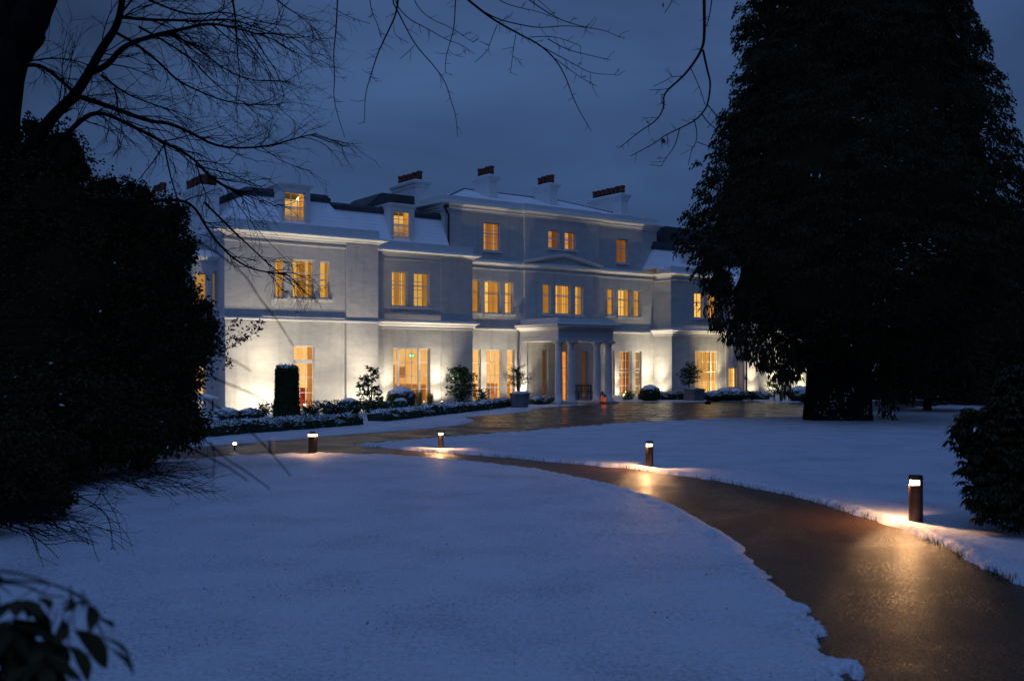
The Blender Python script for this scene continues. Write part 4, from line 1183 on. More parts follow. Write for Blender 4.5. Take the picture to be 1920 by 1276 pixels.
# leafy saplings and shrubs
def sapling(px, pyb, pyt, wpx, Y, label, lm='laurel', n=700, ll=.13, lw=.05, name='shrub', cat='shrub', stems=5, snow=.04, group=None, shape='cone', z0=0.0, lift=.15):
    x = (px-960)/F*Y; H_ = EYE+(HOR-pyt)/F*Y-z0; W_ = wpx/F*Y/2
    o = empty(name, (x, Y, z0), 0, label, cat, group)
    st = MB(); P, D = [], []
    for s in range(stems):
        an = s*2.4+rnd.random(); lean = rnd.uniform(.1, .8)*W_*(.35 if shape == 'oval' else 1); hh = H_*rnd.uniform(.72, 1.0) if s else H_
        if s == 0: lean = .1*W_
        pts = []
        for i in range(7):
            t = i/6; pts.append(Vector((math.cos(an)*lean*t**1.3+rnd.uniform(-.03,.03), math.sin(an)*lean*t**1.3+rnd.uniform(-.03,.03), hh*t*.96)))
        st.tube(pts, [.018*(1-.7*i/6) for i in range(7)], 5)
        for b_ in range(int(9)):
            t = rnd.uniform(lift, .98); i = min(5, int(t*6)); q = pts[i].lerp(pts[i+1], t*6-i)
            a2 = rnd.random()*6.283; up = rnd.uniform(.1,.9)
            wl = W_*(1.15-t*.85 if shape == 'cone' else math.sin(math.pi*(.10+.82*t))*1.1 if shape == 'oval' else 1.0-abs(t-.55)*.8)*rnd.uniform(.5,1.0)
            e_ = q+Vector((math.cos(a2)*wl, math.sin(a2)*wl, wl*up*.7))
            if e_.z > H_: e_.z = H_
            mid_ = q.lerp(e_, .5)+Vector((0,0,.04))
            st.tube([q, mid_, e_], [.008,.006,.003], 4)
            k = max(3, int(n/(stems*9)))
            for _ in range(k):
                u = rnd.random()**.7; p = q.lerp(e_, u)
                P.append(p+Vector((rnd.gauss(0,.03),rnd.gauss(0,.03),rnd.gauss(0,.03)))); dd = (e_-q).normalized()+Vector((rnd.gauss(0,.7),rnd.gauss(0,.7),rnd.gauss(0,.6))); D.append(dd)
    st.build('stems', M['twig'], o)
    lv = MB(); nn = len(P)
    lv.leaves([p[:] for p in P], [d[:] for d in D], rng.uniform(ll*.7, ll*1.2, nn), lw, droop=.12, mis=(rng.random(nn) < snow).astype(int))
    lv.build('leaves', [M[lm], M['snowleaf']], o)
    return o
G_ = 'young shrubs planted along the house'
sapling(695, 770, 683, 62, 46.0, 'upright broad leaved sapling before the brightest patch of wall', n=620, ll=.20, lw=.085, group=G_)
sapling(865, 758, 681, 62, 52.6, 'tall dense leafy shrub at the corner between bay and middle block', n=2600, ll=.15, lw=.07, stems=9, group=G_, shape='oval', lift=.05)
sapling(1452, 750, 698, 36, 60.0, 'slender leafy shrub against the yellow lit wall past the downpipe', n=420, ll=.16, lw=.07, group=G_)
sapling(902, 757, 727, 44, 53.0, 'low bright leafed shrub beside the tall corner shrub', n=500, ll=.12, lw=.06, group=G_, shape='bush', stems=6, lift=.05)
sapling(1178, 748, 733, 34, 62.0, 'low leafy plant lit from behind just right of the portico', n=350, ll=.12, lw=.06, group=G_, shape='bush', stems=6, lift=.05)
sapling(640, 786, 752, 120, 41.5, 'spreading evergreen shrub right of the clipped column', lm='box', n=900, ll=.14, lw=.05, group=G_, shape='bush', stems=8, lift=.05, snow=.12)
sapling(700, 784, 752, 78, 43.4, 'dark bushy laurel below the upright sapling', n=1700, ll=.14, lw=.06, group=G_, shape='bush', stems=9, lift=.05, snow=.08)
sapling(718, 782, 757, 50, 44.4, 'low dark laurel next to the small box ball', n=900, ll=.12, lw=.055, group=G_, shape='bush', stems=8, lift=.02, snow=.1)
sapling(585, 786, 762, 62, 40.5, 'low fern like evergreen under the garden door', lm='box', n=600, ll=.14, lw=.045, group=G_, shape='bush', stems=7, lift=.05, snow=.1)
sapling(497, 792, 757, 40, 37.6, 'spiky leaved plant in front of the bright left corner lamp', lm='box', n=160, ll=.20, lw=.06, group=G_, shape='bush', stems=4, lift=.5)
sapling(1410, 748, 733, 40, 61.0, 'low dark evergreen at the foot of the downpipe', lm='box', n=420, ll=.12, lw=.05, group=G_, shape='bush', stems=6, lift=.05)

def grass_clump(px, pyb, pyt, Y, label, n=420):
    x = (px-960)/F*Y; H_ = (EYE+(HOR-pyt)/F*Y)
    m = MB()
    for i in range(n):
        a = rnd.random()*6.283; l = H_*rnd.uniform(.5,1.0); sp = rnd.uniform(.05,.5)*H_*.6; r0 = rnd.random()*.12
        p0 = Vector((math.cos(a)*r0,math.sin(a)*r0,0)); p1 = p0+Vector((math.cos(a)*sp*.35,math.sin(a)*sp*.35,l*.6)); p2 = p0+Vector((math.cos(a)*sp,math.sin(a)*sp,l))
        q = Vector((-math.sin(a),math.cos(a),0))*.005
        m.add([p0-q,p0+q,p1+q,p1-q,p2], [(0,1,2,3),(3,2,4)])
    o = m.build('ornamental_grass', M['straw']); o.location = (x, Y, 0)
    tag(o, label, 'grass clump', 'winter grasses by the bay')
grass_clump(786, 763, 722, 49.5, 'tall straw coloured grass clump in front of the wide bay window')
grass_clump(806, 762, 728, 50.2, 'straw coloured grass clump right of the wide bay window')
grass_clump(1465, 752, 722, 60.5, 'dry grass clump between the slender shrub and conifer trunk', 180)

# planters with a shrub growing in each
def planter(px, Y, wpx, hpx, label, sq=False):
    x = (px-960)/F*Y; W_ = wpx/F*Y/2; H_ = hpx/F*Y
    o = empty('planter', (x, Y, -.04), TH if sq else 0, label, 'planter', 'grey planters on the forecourt')
    m = MB()
    if sq:
        a = W_*.78
        for z0_, z1_, e_ in ((0,.06,-.02),(.06,H_-.1,0),(H_-.1,H_,.03)): m.box(-a-e_,a+e_,-a-e_,a+e_,z0_,z1_)
        m.build('tub', M['planter'], o)
        s = MB(); blob(s, (0,0,H_), (a*.9,a*.9,.10), .25, 2, ic=IC2, flat=True); s.build('snow_cap', M['cleansnow'], o, True)
    else:
        m.lathe([(W_*.78,0),(W_*.82,.05),(W_*.94,H_*.5),(W_*.98,H_*.86),(W_*1.03,H_*.88),(W_*1.03,H_*.97),(W_*1.0,H_),(W_*.9,H_),(W_*.88,H_-.08)], (0,0,0), 32); m.build('tub', M['planter'], o, True)
        s = MB(); blob(s, (.1,0,H_-.02), (W_*.8,W_*.8,.12), .3, 2, ic=IC2, flat=True); s.build('snow_cap', M['cleansnow'], o, True)
    return x, H_
x_, h_ = planter(974.5, 51.3, 38, 28, 'round grey planter left of the portico holding a wispy olive')
sapling(971, 735, 684, 56, 51.3, 'wispy twiggy olive growing in the round grey planter', lm='olive', n=1500, ll=.10, lw=.03, stems=9, group=None, shape='oval', z0=h_-.08, lift=.25)
x_, h_ = planter(1301.5, 61.0, 35, 23, 'square grey planter in front of the right wing', True)
sapling(1292, 727, 675, 48, 60.9, 'leafy bay shrub growing in the square grey planter', n=2000, ll=.12, lw=.055, stems=8, group=None, shape='oval', z0=h_-.08, lift=.2)

# snow-topped table by the side bay
o = empty('garden_table', dp(368, 772, 42.5), TH*.5, 'garden table under a thick slab of snow by the side bay', 'table')
o.location.z = 0
m = MB(); m.box(-.8,.8,-.4,.4,.70,.75); m.build('table_top', M['stone'], o)
for a in (-.7,.64):
    for c in (-.32,.26):
        m = MB(); m.box(a,a+.06,c,c+.06,-.02,.70); m.build('leg', M['iron'], o)
m = MB(); blob(m, (0,0,.75), (.82,.42,.20), .1, 2, flat=True); m.build('snow_cap', M['cleansnow'], o, True)

# ------------------------------------------------------------------ path bollards
def bollard(px, pyb, pyt, wpx, yaw, label, power=70, dome=False, both=False, spread=175):
    Y = EYE*F/(pyb-HOR); x = (px-960)/F*Y; h = (pyb-pyt)/F*Y; r = wpx/F*Y/2
    o = empty('bollard_light', (x, Y, -.02), yaw, label, 'bollard', 'rust brown bollard lights along the path')
    h += .02
    zl0, zl1 = h*.80, h*.915         # light slot; local -Y is the lit side
    half = math.radians(112 if not both else 180)
    m = MB(); k = 28
    m.lathe([(r,0),(r,zl0)], (0,0,0), k); m.lathe([(r*.62,zl0),(r*.62,zl1)], (0,0,0), k)
    if not both:                     # solid back of the slot
        n = 14; vs = []
        for i in range(n+1):
            a = -math.pi/2+half+(2*math.pi-2*half)*i/n
            for rr_ in (r, r*.6):
                for zz in (zl0, zl1): vs.append((math.cos(a)*rr_, math.sin(a)*rr_, zz))
        fc = []
        for i in range(n):
            q = 4*i; fc += [(q,q+4,q+5,q+1),(q+2,q+3,q+7,q+6)]
        fc += [(0,1,3,2),(4*n,4*n+2,4*n+3,4*n+1)]
        m.add(vs, fc)
    m.build('post', M['corten'], o)
    m = MB()
    if dome: m.lathe([(r*1.16,zl1),(r*1.16,zl1+.02),(r*.9,h-.03),(r*.5,h),(.01,h+.008)], (0,0,0), k)
    else: m.lathe([(r,zl1),(r*1.01,h-.012),(r*.97,h)], (0,0,0), k)
    m.build('cap', M['corten'], o)
    m = MB(); n = 18; vs = []; rl = r*(.80 if not dome else 1.02)
    for i in range(n+1):
        a = -math.pi/2-half+2*half*i/n
        vs += [(math.cos(a)*rl, math.sin(a)*rl, zl0+.004), (math.cos(a)*rl, math.sin(a)*rl, zl1-.004)]
    m.add(vs, [(2*i,2*i+2,2*i+3,2*i+1) for i in range(n)]); m.build('lens', M['lens'], o)
    zz = zl0*.35+zl1*.65
    for a_ in ((0,) if not both else (0, 2.09, 4.19)):
        lo = light('SPOT', 'bollard_lamp', (-r*1.04*math.sin(a_), -r*1.04*math.cos(a_), zl1-.012), power*PATHL/(1 if not both else 3), (1.0, .52, .22), o, spot_size=math.radians(spread), spot_blend=.5, shadow_soft_size=.012)
        lo.rotation_euler = (math.radians(-16), 0, -a_)
    return o
bollard(1717, 978, 890.5, 25.5, math.radians(-92), 'nearest rust brown bollard light at the right edge of the path', 105)
bollard(1217.5, 874.5, 826.5, 14.8, math.radians(-50), 'bollard light midway along the right edge of the path', 80)
bollard(826.5, 839.8, 808, 10.6, math.radians(-15), 'smallest bollard light on the tip of the right lawn', 60, spread=158)
bollard(586.5, 850, 809, 17, math.radians(168), 'domed bollard light on the far edge of the left lawn', 60, dome=True, both=True, spread=150)

Y = EYE*F/(838-HOR)
o = empty('spike_light', gp(440, 842), 0, 'tiny bright spike light at the edge of the drive beneath the dark shrubbery', 'garden light')
m = MB(); m.tube([Vector((0,0,-.02)), Vector((0,0,.12))], .02, 6); m.build('spike', M['iron'], o)
m = MB(); m.lathe([(.04,.12),(.05,.13),(.05,.17),(.03,.18)], (0,0,0), 12); m.build('lens', M['lens'], o, True)
o = empty('marker_post', gp(510, 846), 0, 'short pale unlit marker post on the edge of the drive', 'post')
m = MB(); m.lathe([(.085,-.02),(.085,.28),(.075,.30)], (0,0,0), 16); m.build('post', M['stone'], o, True)
m = MB(); blob(m, (0,0,.30), (.085,.085,.04), .1, 2, ic=IC2, flat=True); m.build('snow_cap', M['cleansnow'], o, True)
o = MB(); blob(o, (0,0,.05), (.16,.12,.10), .5, 3, ic=IC2); o = o.build('earth_clod', M['core'], None, True); o.location = gp(1327, 757, -.04)
tag(o, 'small dark clod lying on the wet forecourt near the square planter', 'clod')

# ================================================================== TREES
def px_tube(m, pts, Y, r0, r1, k=6, dy=0.0, jit=.0, mi=0):
    """limb drawn through photo pixels at depth Y (drifting dy over its length), radii in metres"""
    n = len(pts); out = []
    for i, (x, y) in enumerate(pts):
        t = i/(n-1); out.append(dp(x, y, Y+dy*t+rnd.uniform(-jit, jit)))
    # smooth by midpoint subdivision
    P = out
    for _ in range(2):
        Q_ = [P[0]]
        for a, b_ in zip(P, P[1:]): Q_ += [a.lerp(b_, .25), a.lerp(b_, .75)]
        Q_.append(P[-1]); P = Q_
    n = len(P)
    m.tube(P, [r0+(r1-r0)*(i/(n-1))**.8 for i in range(n)], k, mi)
    return P
def twig(m, p, d, l, r, depth, grav=.06, kink=.32, k=4, spread=.9, minr=.0022):
    """recursive bare twig"""
    n = 5; pts = [p.copy()]; q = p.copy(); dd = d.normalized()
    for i in range(n):
        dd = (dd+Vector((rnd.gauss(0,kink*.5),rnd.gauss(0,kink*.5),rnd.gauss(0,kink*.5)-grav))).normalized()
        q = q+dd*(l/n); pts.append(q.copy())
    m.tube(pts, [max(minr, r*(1-.6*i/n)) for i in range(n+1)], k, 0, cap=False)
    if depth > 0:
        nb = rnd.randint(2, 4)
        for _ in range(nb):
            i = rnd.randint(1, n-1); u = pts[i].lerp(pts[i+1], rnd.random())
            base = (pts[i+1]-pts[i]).normalized()
            side = Vector((rnd.gauss(0,1),rnd.gauss(0,1),rnd.gauss(0,1))); side = (side-base*side.dot(base)).normalized()
            twig(m, u, base+side*spread*rnd.uniform(.5,1.2), l*rnd.uniform(.4,.7), r*.62, depth-1, grav, kink, 3, spread, minr)
def twigs_along(m, P, n, l, r, depth, t0=.15, grav=.05, plane=None, bias=None, spread=1.0):
    for _ in range(n):
        t = rnd.uniform(t0, 1.0)*(len(P)-1.001); i = int(t); p = P[i].lerp(P[i+1], t-i)
        base = (P[i+1]-P[i]).normalized()
        side = Vector((rnd.gauss(0,1),rnd.gauss(0,.8),rnd.gauss(0,1))); side = (side-base*side.dot(base)).normalized()
        d = base*1.0+side*spread*rnd.uniform(.4,1.1)
        if bias is not None: d = d+bias
        twig(m, p, d, l*rnd.uniform(.5,1.2), r, depth, grav)

# big bare tree at the left edge
Yt = 20.0
bt = empty('bare_tree', (dp(-25, 683, Yt).x, Yt, 0), 0, 'large bare deciduous tree whose dark trunk stands at the left edge', 'tree')
def rel(m, name, mt, par):
    o = m.build(name, mt, par, True)
    L_ = par.location
    o.matrix_parent_inverse = Matrix.Translation(-Vector(L_))
    return o
m = MB()
base = Vector((dp(-25,683,Yt).x, Yt, -.1))
tr = [base, dp(-22,520,Yt), dp(-18,350,Yt), dp(-12,213,Yt), dp(-4,140,Yt), dp(10,80,Yt)]
m.tube(tr, [.62,.55,.53,.50,.50,.50], 14)
m.tube([dp(8,100,Yt), dp(4,40,Yt), dp(0,-60,Yt), dp(-30,-260,Yt), dp(-60,-480,Yt)], [.36,.34,.30,.2,.08], 12)
m.tube([dp(24,100,Yt), dp(52,45,Yt), dp(78,-10,Yt), dp(130,-150,Yt), dp(170,-330,Yt)], [.36,.34,.31,.2,.08], 12)
m.tube([dp(50,85,Yt), dp(70,72,Yt), dp(82,66,Yt)], [.22,.16,.07], 8)
rel(m, 'trunk', M['bark'], bt)
m = MB()
LIMBS = [
 ([(-20,330),(40,290),(85,240),(100,217),(140,180),(167,137),(193,87),(220,50),(230,0),(238,-80)], .16, .05, 0, 34, 1.5),
 ([(167,137),(203,123),(227,90),(267,73),(307,62),(350,53),(393,43),(440,52),(490,66)], .075, .012, -1, 42, 1.3),
 ([(145,180),(207,200),(280,228),(317,230),(360,250),(410,277),(493,277),(560,258),(593,250)], .06, .008, .5, 44, 1.1),
 ([(60,330),(117,260),(160,217),(190,210),(230,227),(307,267),(360,293),(393,333),(427,353)], .065, .016, -.6, 36, 1.1),
 ([(427,353),(460,372),(470,410)], .016, .006, 0, 8, .6),
 ([(230,32),(270,37),(333,38),(373,40),(430,34),(500,58),(545,72)], .04, .008, .8, 34, 1.1),
 ([(215,60),(255,82),(300,118),(330,150),(370,170),(420,190),(470,197),(525,196)], .035, .006, -.8, 36, 1.0),
 ([(190,140),(220,165),(250,182),(300,200),(350,215)], .03, .006, .4, 22, .9),
 ([(50,122),(75,122),(100,138),(125,160),(140,175)], .045, .03, 0, 14, .8),
 ([(20,120),(70,112),(110,108),(160,118),(200,140)], .025, .006, .5, 18, .9),
 ([(307,267),(313,300),(322,340),(335,380),(345,420),(360,440)], .022, .005, .2, 12, .7),
 ([(310,268),(290,300),(262,335),(250,350)], .018, .005, -.2, 8, .6),
 ([(260,50),(300,72),(360,110),(395,150),(440,185),(478,200)], .028, .005, .6, 24, .9),
 ([(320,62),(370,90),(420,130),(470,152),(540,152)], .024, .004, .2, 26, .9),
 ([(240,-20),(300,10),(360,30),(420,20),(480,40),(540,50)], .03, .005, -.4, 30, .9),
 ([(430,-30),(440,20),(443,70),(446,110),(450,140)], .03, .006, 0, 18, .8),
 ([(500,-20),(530,10),(560,28),(590,55)], .022, .004, .3, 16, .7),
 ([(215,165),(222,200),(214,215)], .02, .01, 0, 6, .6),
 ([(365,300),(395,330),(426,353),(450,390),(490,440),(550,500)], .016, .004, .3, 12, .7),
 ([(384,380),(434,430),(474,467),(515,506),(560,535)], .028, .006, -.3, 22, .8),
 ([(149,371),(197,385),(267,379),(341,373),(368,391),(386,425),(416,465),(448,492),(478,506),(515,512),(545,517)], .045, .010, .4, 26, .8),
 ([(100,0),(95,40),(82,70)], .012, .006, 0, 8, .7),
]
for pts, r0, r1, dy, nt_, tl in LIMBS:
    P = px_tube(m, pts, Yt, r0, r1, 7, dy)
    twigs_along(m, P, int(nt_*.62), tl, max(.006, min(.014, r1*1.2)), 2, bias=Vector((.35,0,-.05)))
rel(m, 'branches', M['twig'], bt)

# second bare tree: it stands out of frame to the left and its boughs hang over the view
Yo = 14.0
ot = empty('bare_tree', (-10.5, 8.0, 0), 0, 'bare tree whose thin twigs hang down across the top of the sky', 'tree')
m = MB()
m.tube([Vector((-10.5,8,-.1)), Vector((-10.3,8.1,2.5)), Vector((-9.8,8.4,5.5)), Vector((-9.4,8.6,9.0)), Vector((-9.4,8.6,13))], [.42,.36,.3,.2,.06], 12)
rel(m, 'trunk', M['bark'], ot)
m = MB()
bough = [Vector((-9.7,8.4,5.8)), Vector((-6,9.6,7.4)), Vector((-3.2,12.4,8.9)), Vector((-.8,14,9.1)), Vector((1.2,14,8.9)), Vector((2.4,14,8.7))]
m.tube(bough, [.16,.13,.10,.07,.05,.03], 8)
HANG = [
 ([(640,-200),(636,-80),(633,0),(630,60),(625,100),(628,150),(625,177),(632,214),(647,259)], .014, .003, 10),
 ([(760,-190),(750,-70),(747,0),(742,30),(724,67),(707,103),(695,144),(685,174),(683,230)], .020, .003, 14),
 ([(745,-100),(734,0),(745,20),(760,50),(780,87),(817,127),(837,157),(847,194),(855,217),(858,257)], .013, .003, 8),
 ([(742,0),(745,13),(767,37),(800,53),(837,75),(864,83),(890,102)], .009, .003, 8),
 ([(770,-40),(774,0),(800,33),(847,52),(887,80)], .008, .003, 6),
 ([(870,-150),(858,-60),(854,0),(852,50),(844,80),(835,110),(835,137)], .012, .003, 10),
 ([(760,-150),(820,-50),(877,0),(924,37),(971,63),(1011,83),(1041,110),(1061,144),(1078,194),(1109,247)], .024, .003, 14),
 ([(897,17),(934,37),(977,47),(1011,53),(1061,48),(1101,52),(1134,57),(1164,71)], .011, .003, 8),
 ([(940,-40),(991,0),(1044,35),(1081,47),(1101,52)], .010, .004, 6),
 ([(900,-30),(940,5),(975,15),(1010,22),(1044,35)], .008, .003, 4),
 ([(994,70),(1034,68),(1061,75),(1089,87)], .007, .003, 4),
 ([(1027,73),(1061,93),(1101,103),(1146,113)], .008, .003, 5),
 ([(1007,83),(1044,103),(1081,123),(1107,138),(1161,141)], .008, .003, 6),
 ([(1041,110),(1084,143),(1119,162)], .006, .003, 3),
 ([(932,47),(919,80),(914,97),(890,117)], .006, .003, 4),
 ([(967,65),(962,97),(957,138)], .006, .003, 5),
 ([(1107,138),(1106,160)], .004, .003, 1),
 ([(690,-40),(695,20),(708,45),(714,70)], .008, .003, 6),
 ([(625,15),(640,25),(665,36),(694,45)], .006, .003, 3),
 ([(625,72),(600,72),(578,82)], .005, .003, 2),
 ([(738,50),(740,66),(755,75),(766,81)], .004, .003, 1),
 ([(777,86),(765,98),(749,111)], .005, .003, 1),
 ([(990,-10),(1010,0),(1040,28)], .006, .003, 3),
]
for pts, r0, r1, n in HANG:
    P = px_tube(m, pts, Yo, r0*1.05, r1*1.2, 5, rnd.uniform(-.6,.6))
    for _ in range(n):
        t = rnd.uniform(.3,1)*(len(P)-1.001); i = int(t); p = P[i].lerp(P[i+1], t-i)
        b0 = (P[i+1]-P[i]).normalized(); s_ = Vector((rnd.gauss(0,1),rnd.gauss(0,.3),rnd.gauss(0,1))); s_ = (s_-b0*s_.dot(b0)).normalized()
        twig(m, p, b0*.6+s_, rnd.uniform(.05,.22), .004, 1 if rnd.random() < .3 else 0, .0, .25, 4, minr=.0026)
rel(m, 'branches', M['twig'], ot)

# third bare tree: boughs dropping in front of the conifer
tt = empty('bare_tree', (6.2, 9.0, 0), 0, 'bare tree whose forked twigs drop beside the big conifer', 'tree')
m = MB()
m.tube([Vector((7.6,7.0,-.1)), Vector((7.5,7.1,3)), Vector((7.0,7.6,6.5)), Vector((6.6,8.0,10))], [.36,.3,.24,.08], 12)
rel(m, 'trunk', M['bark'], tt)
m = MB()
m.tube([Vector((7.1,7.5,5.8)), Vector((5.4,9.6,8.0)), Vector((3.8,12.2,8.9)), Vector((2.69,14,8.4))], [.13,.09,.06,.035], 8)
HANG2 = [
 ([(1318,-140),(1320,0),(1321,70),(1316,94),(1295,127),(1274,150),(1243,176),(1246,200),(1232,226),(1201,245),(1162,277)], .028, .004, 14),
 ([(1318,94),(1326,132),(1333,157),(1327,197),(1316,214),(1302,227),(1274,241),(1246,254),(1229,268),(1182,293)], .018, .004, 12),
 ([(1327,197),(1342,214),(1359,237)], .009, .004, 3),
 ([(1316,214),(1330,233),(1359,254)], .009, .004, 3),
 ([(1274,241),(1269,263),(1262,279),(1246,300),(1240,312)], .008, .003, 3),
 ([(1302,227),(1307,247),(1306,266),(1297,280),(1290,310)], .008, .003, 3),
 ([(1307,266),(1325,273),(1341,278)], .006, .003, 1),
 ([(1295,127),(1314,169),(1322,197)], .007, .004, 3),
 ([(1340,-60),(1335,0),(1329,38),(1321,56)], .010, .005, 3),
 ([(1278,143),(1262,143),(1245,153),(1225,162)], .006, .003, 2),
 ([(1256,166),(1240,168),(1217,169)], .006, .003, 2),
 ([(1241,176),(1241,190),(1246,204)], .006, .004, 1),
 ([(1326,240),(1344,220)], .005, .003, 1),
 ([(1270,-40),(1262,0),(1246,25)], .007, .004, 2),
]
for pts, r0, r1, n in HANG2:
    P = px_tube(m, pts, Yo, r0*1.05, r1*1.2, 5, rnd.uniform(-.5,.5))
    for _ in range(n):
        t = rnd.uniform(.3,1)*(len(P)-1.001); i = int(t); p = P[i].lerp(P[i+1], t-i)
        b0 = (P[i+1]-P[i]).normalized(); s_ = Vector((rnd.gauss(0,1),rnd.gauss(0,.3),rnd.gauss(0,1))); s_ = (s_-b0*s_.dot(b0)).normalized()
        twig(m, p, b0*.5+s_, rnd.uniform(.05,.2), .0042, 1 if rnd.random() < .25 else 0, .0, .25, 4, minr=.0028)
rel(m, 'branches', M['twig'], tt)
m = MB(); c_ = dp(1242, 259, Yo); m.leaves([c_[:], (c_+Vector((.01,0,0)))[:], dp(1243,4,Yo)[:]], [(.1,0,-1),(.4,.2,-1),(.05,0,-1)], .09, .05); rel(m, 'dead_leaves', M['deadleaf'], tt)

# thin wand-like twigs close to the camera, out of focus
nt2 = empty('bare_shrub', (-2.5, 2.6, 0), 0, 'blurred thin bare twigs arching in close before the left lawn', 'shrub')
m = MB()
NEAR = [([(-600,760),(150,610),(354,725),(396,755),(441,785),(483,820),(518,859),(545,892)], 3.2, .0042),
 ([(-600,700),(120,560),(387,701),(423,718),(459,731),(489,746),(506,762)], 3.0, .0042),
 ([(-600,900),(100,690),(384,820),(417,856),(462,883),(506,916)], 3.4, .0042),
 ([(-600,930),(200,760),(390,856),(426,874),(465,901)], 3.3, .0045),
 ([(-600,420),(250,380),(449,497),(487,560),(517,595),(550,648)], 3.6, .0045),
 ([(-600,640),(250,600),(425,670),(452,683),(471,696)], 3.1, .004),
 ([(396,830),(404,862),(398,890)], 3.3, .003)]
for pts, Y_, r in NEAR: px_tube(m, pts, Y_, r, r*.4, 6, .2)
m.tube([Vector((-2.5,2.6,-.1)), Vector((-2.5,2.7,1.0)), Vector((-2.55,2.9,2.0)), Vector((-2.6,3.0,2.7))], [.03,.026,.02,.012], 8)
rel(m, 'stems', M['wand'], nt2)

# leafy masses
def leafy(name, label, blobs, nl, ll, lw, lm, base, cat='tree', droop=.15, core=.72, snow=.002, group=None, trunkr=.18, hang=.0, holes=0.0):
    """evergreen built of many leaves over lumpy masses: blobs = (px, py, rpx, Y)"""
    o = empty(name, base, 0, label, cat, group)
    cm, lv = MB(), MB()
    tot = sum(b_[2]**2 for b_ in blobs)
    for (px, py, rp, Y_) in blobs:
        c = dp(px, py, Y_); r = rp/F*Y_
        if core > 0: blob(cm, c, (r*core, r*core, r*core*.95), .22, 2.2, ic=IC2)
        n = int(nl*rp*rp/tot)
        d = sphere_dirs(n)
        k = np.array([1+.20*mnoise.noise(Vector((q[0]*2.3+c.x*2, q[1]*2.3+c.y*2, q[2]*2.3+c.z*2)))*1.6 for q in d])[:, None]
        rad = rng.uniform(.72, 1.06, (n, 1))
        P = d*k*rad*r+np.array(c[:])
        P[:, 2] = np.maximum(P[:, 2], .12+.15*rng.random(n))
        D = d+rng.normal(size=(n, 3))*.75; D[:, 2] -= hang
        lv.leaves(P, D, rng.uniform(ll*.7, ll*1.25, n), lw, droop=droop, mis=((d[:, 2] > .25) & (rng.random(n) < snow)).astype(int))
        ns = max(6, int(n/38))           # sprays that break the outline
        for q in sphere_dirs(ns):
            kk = 1+.20*mnoise.noise(Vector((q[0]*2.3+c.x*2, q[1]*2.3+c.y*2, q[2]*2.3+c.z*2)))*1.6
            c0 = np.array(c[:])+q*r*kk*.86; dd = q+rng.normal(size=3)*.45; dd[2] += .1; dd /= np.linalg.norm(dd)
            l_ = rng.uniform(.25, 1.15)*min(1, r*.6); u = rng.random((16,1))
            pp = c0+dd*l_*u+rng.normal(size=(16,3))*.035
            if pp[:,2].min() < .1: continue
            lv.leaves(pp, dd+rng.normal(size=(16,3))*.8, rng.uniform(ll*.7, ll*1.2, 16), lw, droop=droop)
    tm = MB(); bx_, by_ = base[0], base[1]
    top = max(dp(b_[0], b_[1], b_[3]).z for b_ in blobs)
    tm.tube([Vector((bx_, by_, -.1)), Vector((bx_+.1, by_, top*.35)), Vector((bx_, by_+.1, top*.8))], [trunkr, trunkr*.8, trunkr*.3], 9)
    for (px, py, rp, Y_) in blobs:
        c = dp(px, py, Y_); z0_ = max(.3, min(c.z-.3, top*.6)); s_ = Vector((bx_+.05, by_, z0_*.7))
        tm.tube([s_, s_.lerp(c, .5)+Vector((0,0,.12)), c], [trunkr*.4, trunkr*.28, trunkr*.12], 6)
    rel(tm, 'trunk', M['bark'], o)
    if core > 0:
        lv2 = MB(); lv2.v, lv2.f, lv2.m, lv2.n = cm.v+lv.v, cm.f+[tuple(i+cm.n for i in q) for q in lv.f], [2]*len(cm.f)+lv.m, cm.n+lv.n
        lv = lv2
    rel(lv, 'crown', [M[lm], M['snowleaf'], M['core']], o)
    return o
leafy('holly_tree', 'tallest dark evergreen holly at the left edge below the bare trunk',
      [(30,330,95,20.5),(110,300,62,20.5),(90,400,110,20.5),(10,480,150,20.5),(150,430,85,20.5),(110,540,150,20.5),(150,322,26,20.5),(122,262,22,20.5),(60,242,24,20.5),(178,352,20,20.6),(60,660,170,20.2),(-60,760,180,20),(130,760,120,20)],
      26000, .085, .05, 'holly', dp(60,683,20.5)*1.0-Vector((0,0,2.2)), trunkr=.22)
leafy('holly_tree', 'broad dark evergreen holly whose leaves cut across the left corner of the house',
      [(225,420,72,21.5),(290,425,60,21.5),(270,500,90,21.5),(315,470,48,21.5),(310,560,60,21.5),(250,620,110,21.5),(335,610,58,21.5),(300,680,85,21.3),(345,655,52,21.3),(372,640,34,21.3),(230,730,100,21.3),(290,760,62,21.2),(345,720,30,21.2),(205,352,24,21.5),(268,366,20,21.5),(330,398,22,21.4),(352,468,18,21.4),(384,575,20,21.3),(398,614,18,21.2),(245,350,14,21.6)],
      26000, .085, .048, 'holly', dp(262,683,21.5)-Vector((0,0,2.2)), trunkr=.2)
leafy('laurel_bush', 'dark laurel bush spreading low over the snow at the left',
      [(60,800,110,18.5),(170,800,80,18.8),(250,815,58,19.5),(310,800,48,20.5),(355,795,36,21.5),(20,860,80,16.5),(120,860,40,17.5),(330,765,40,21)],
      17000, .10, .05, 'holly', dp(100,683,18.5)-Vector((0,0,2.2)), cat='bush', trunkr=.08, droop=.3, core=.74)
leafy('laurel_bush', 'nearer dark bush with trailing twigs at the left edge of the lawn',
      [(-40,900,105,14.5),(40,915,62,14.3),(95,930,36,14.2),(-100,960,90,12.8)], 9000, .09, .045, 'holly', (dp(-60,683,14.4).x, 14.4, 0), cat='bush', trunkr=.06, droop=.4, core=.7)
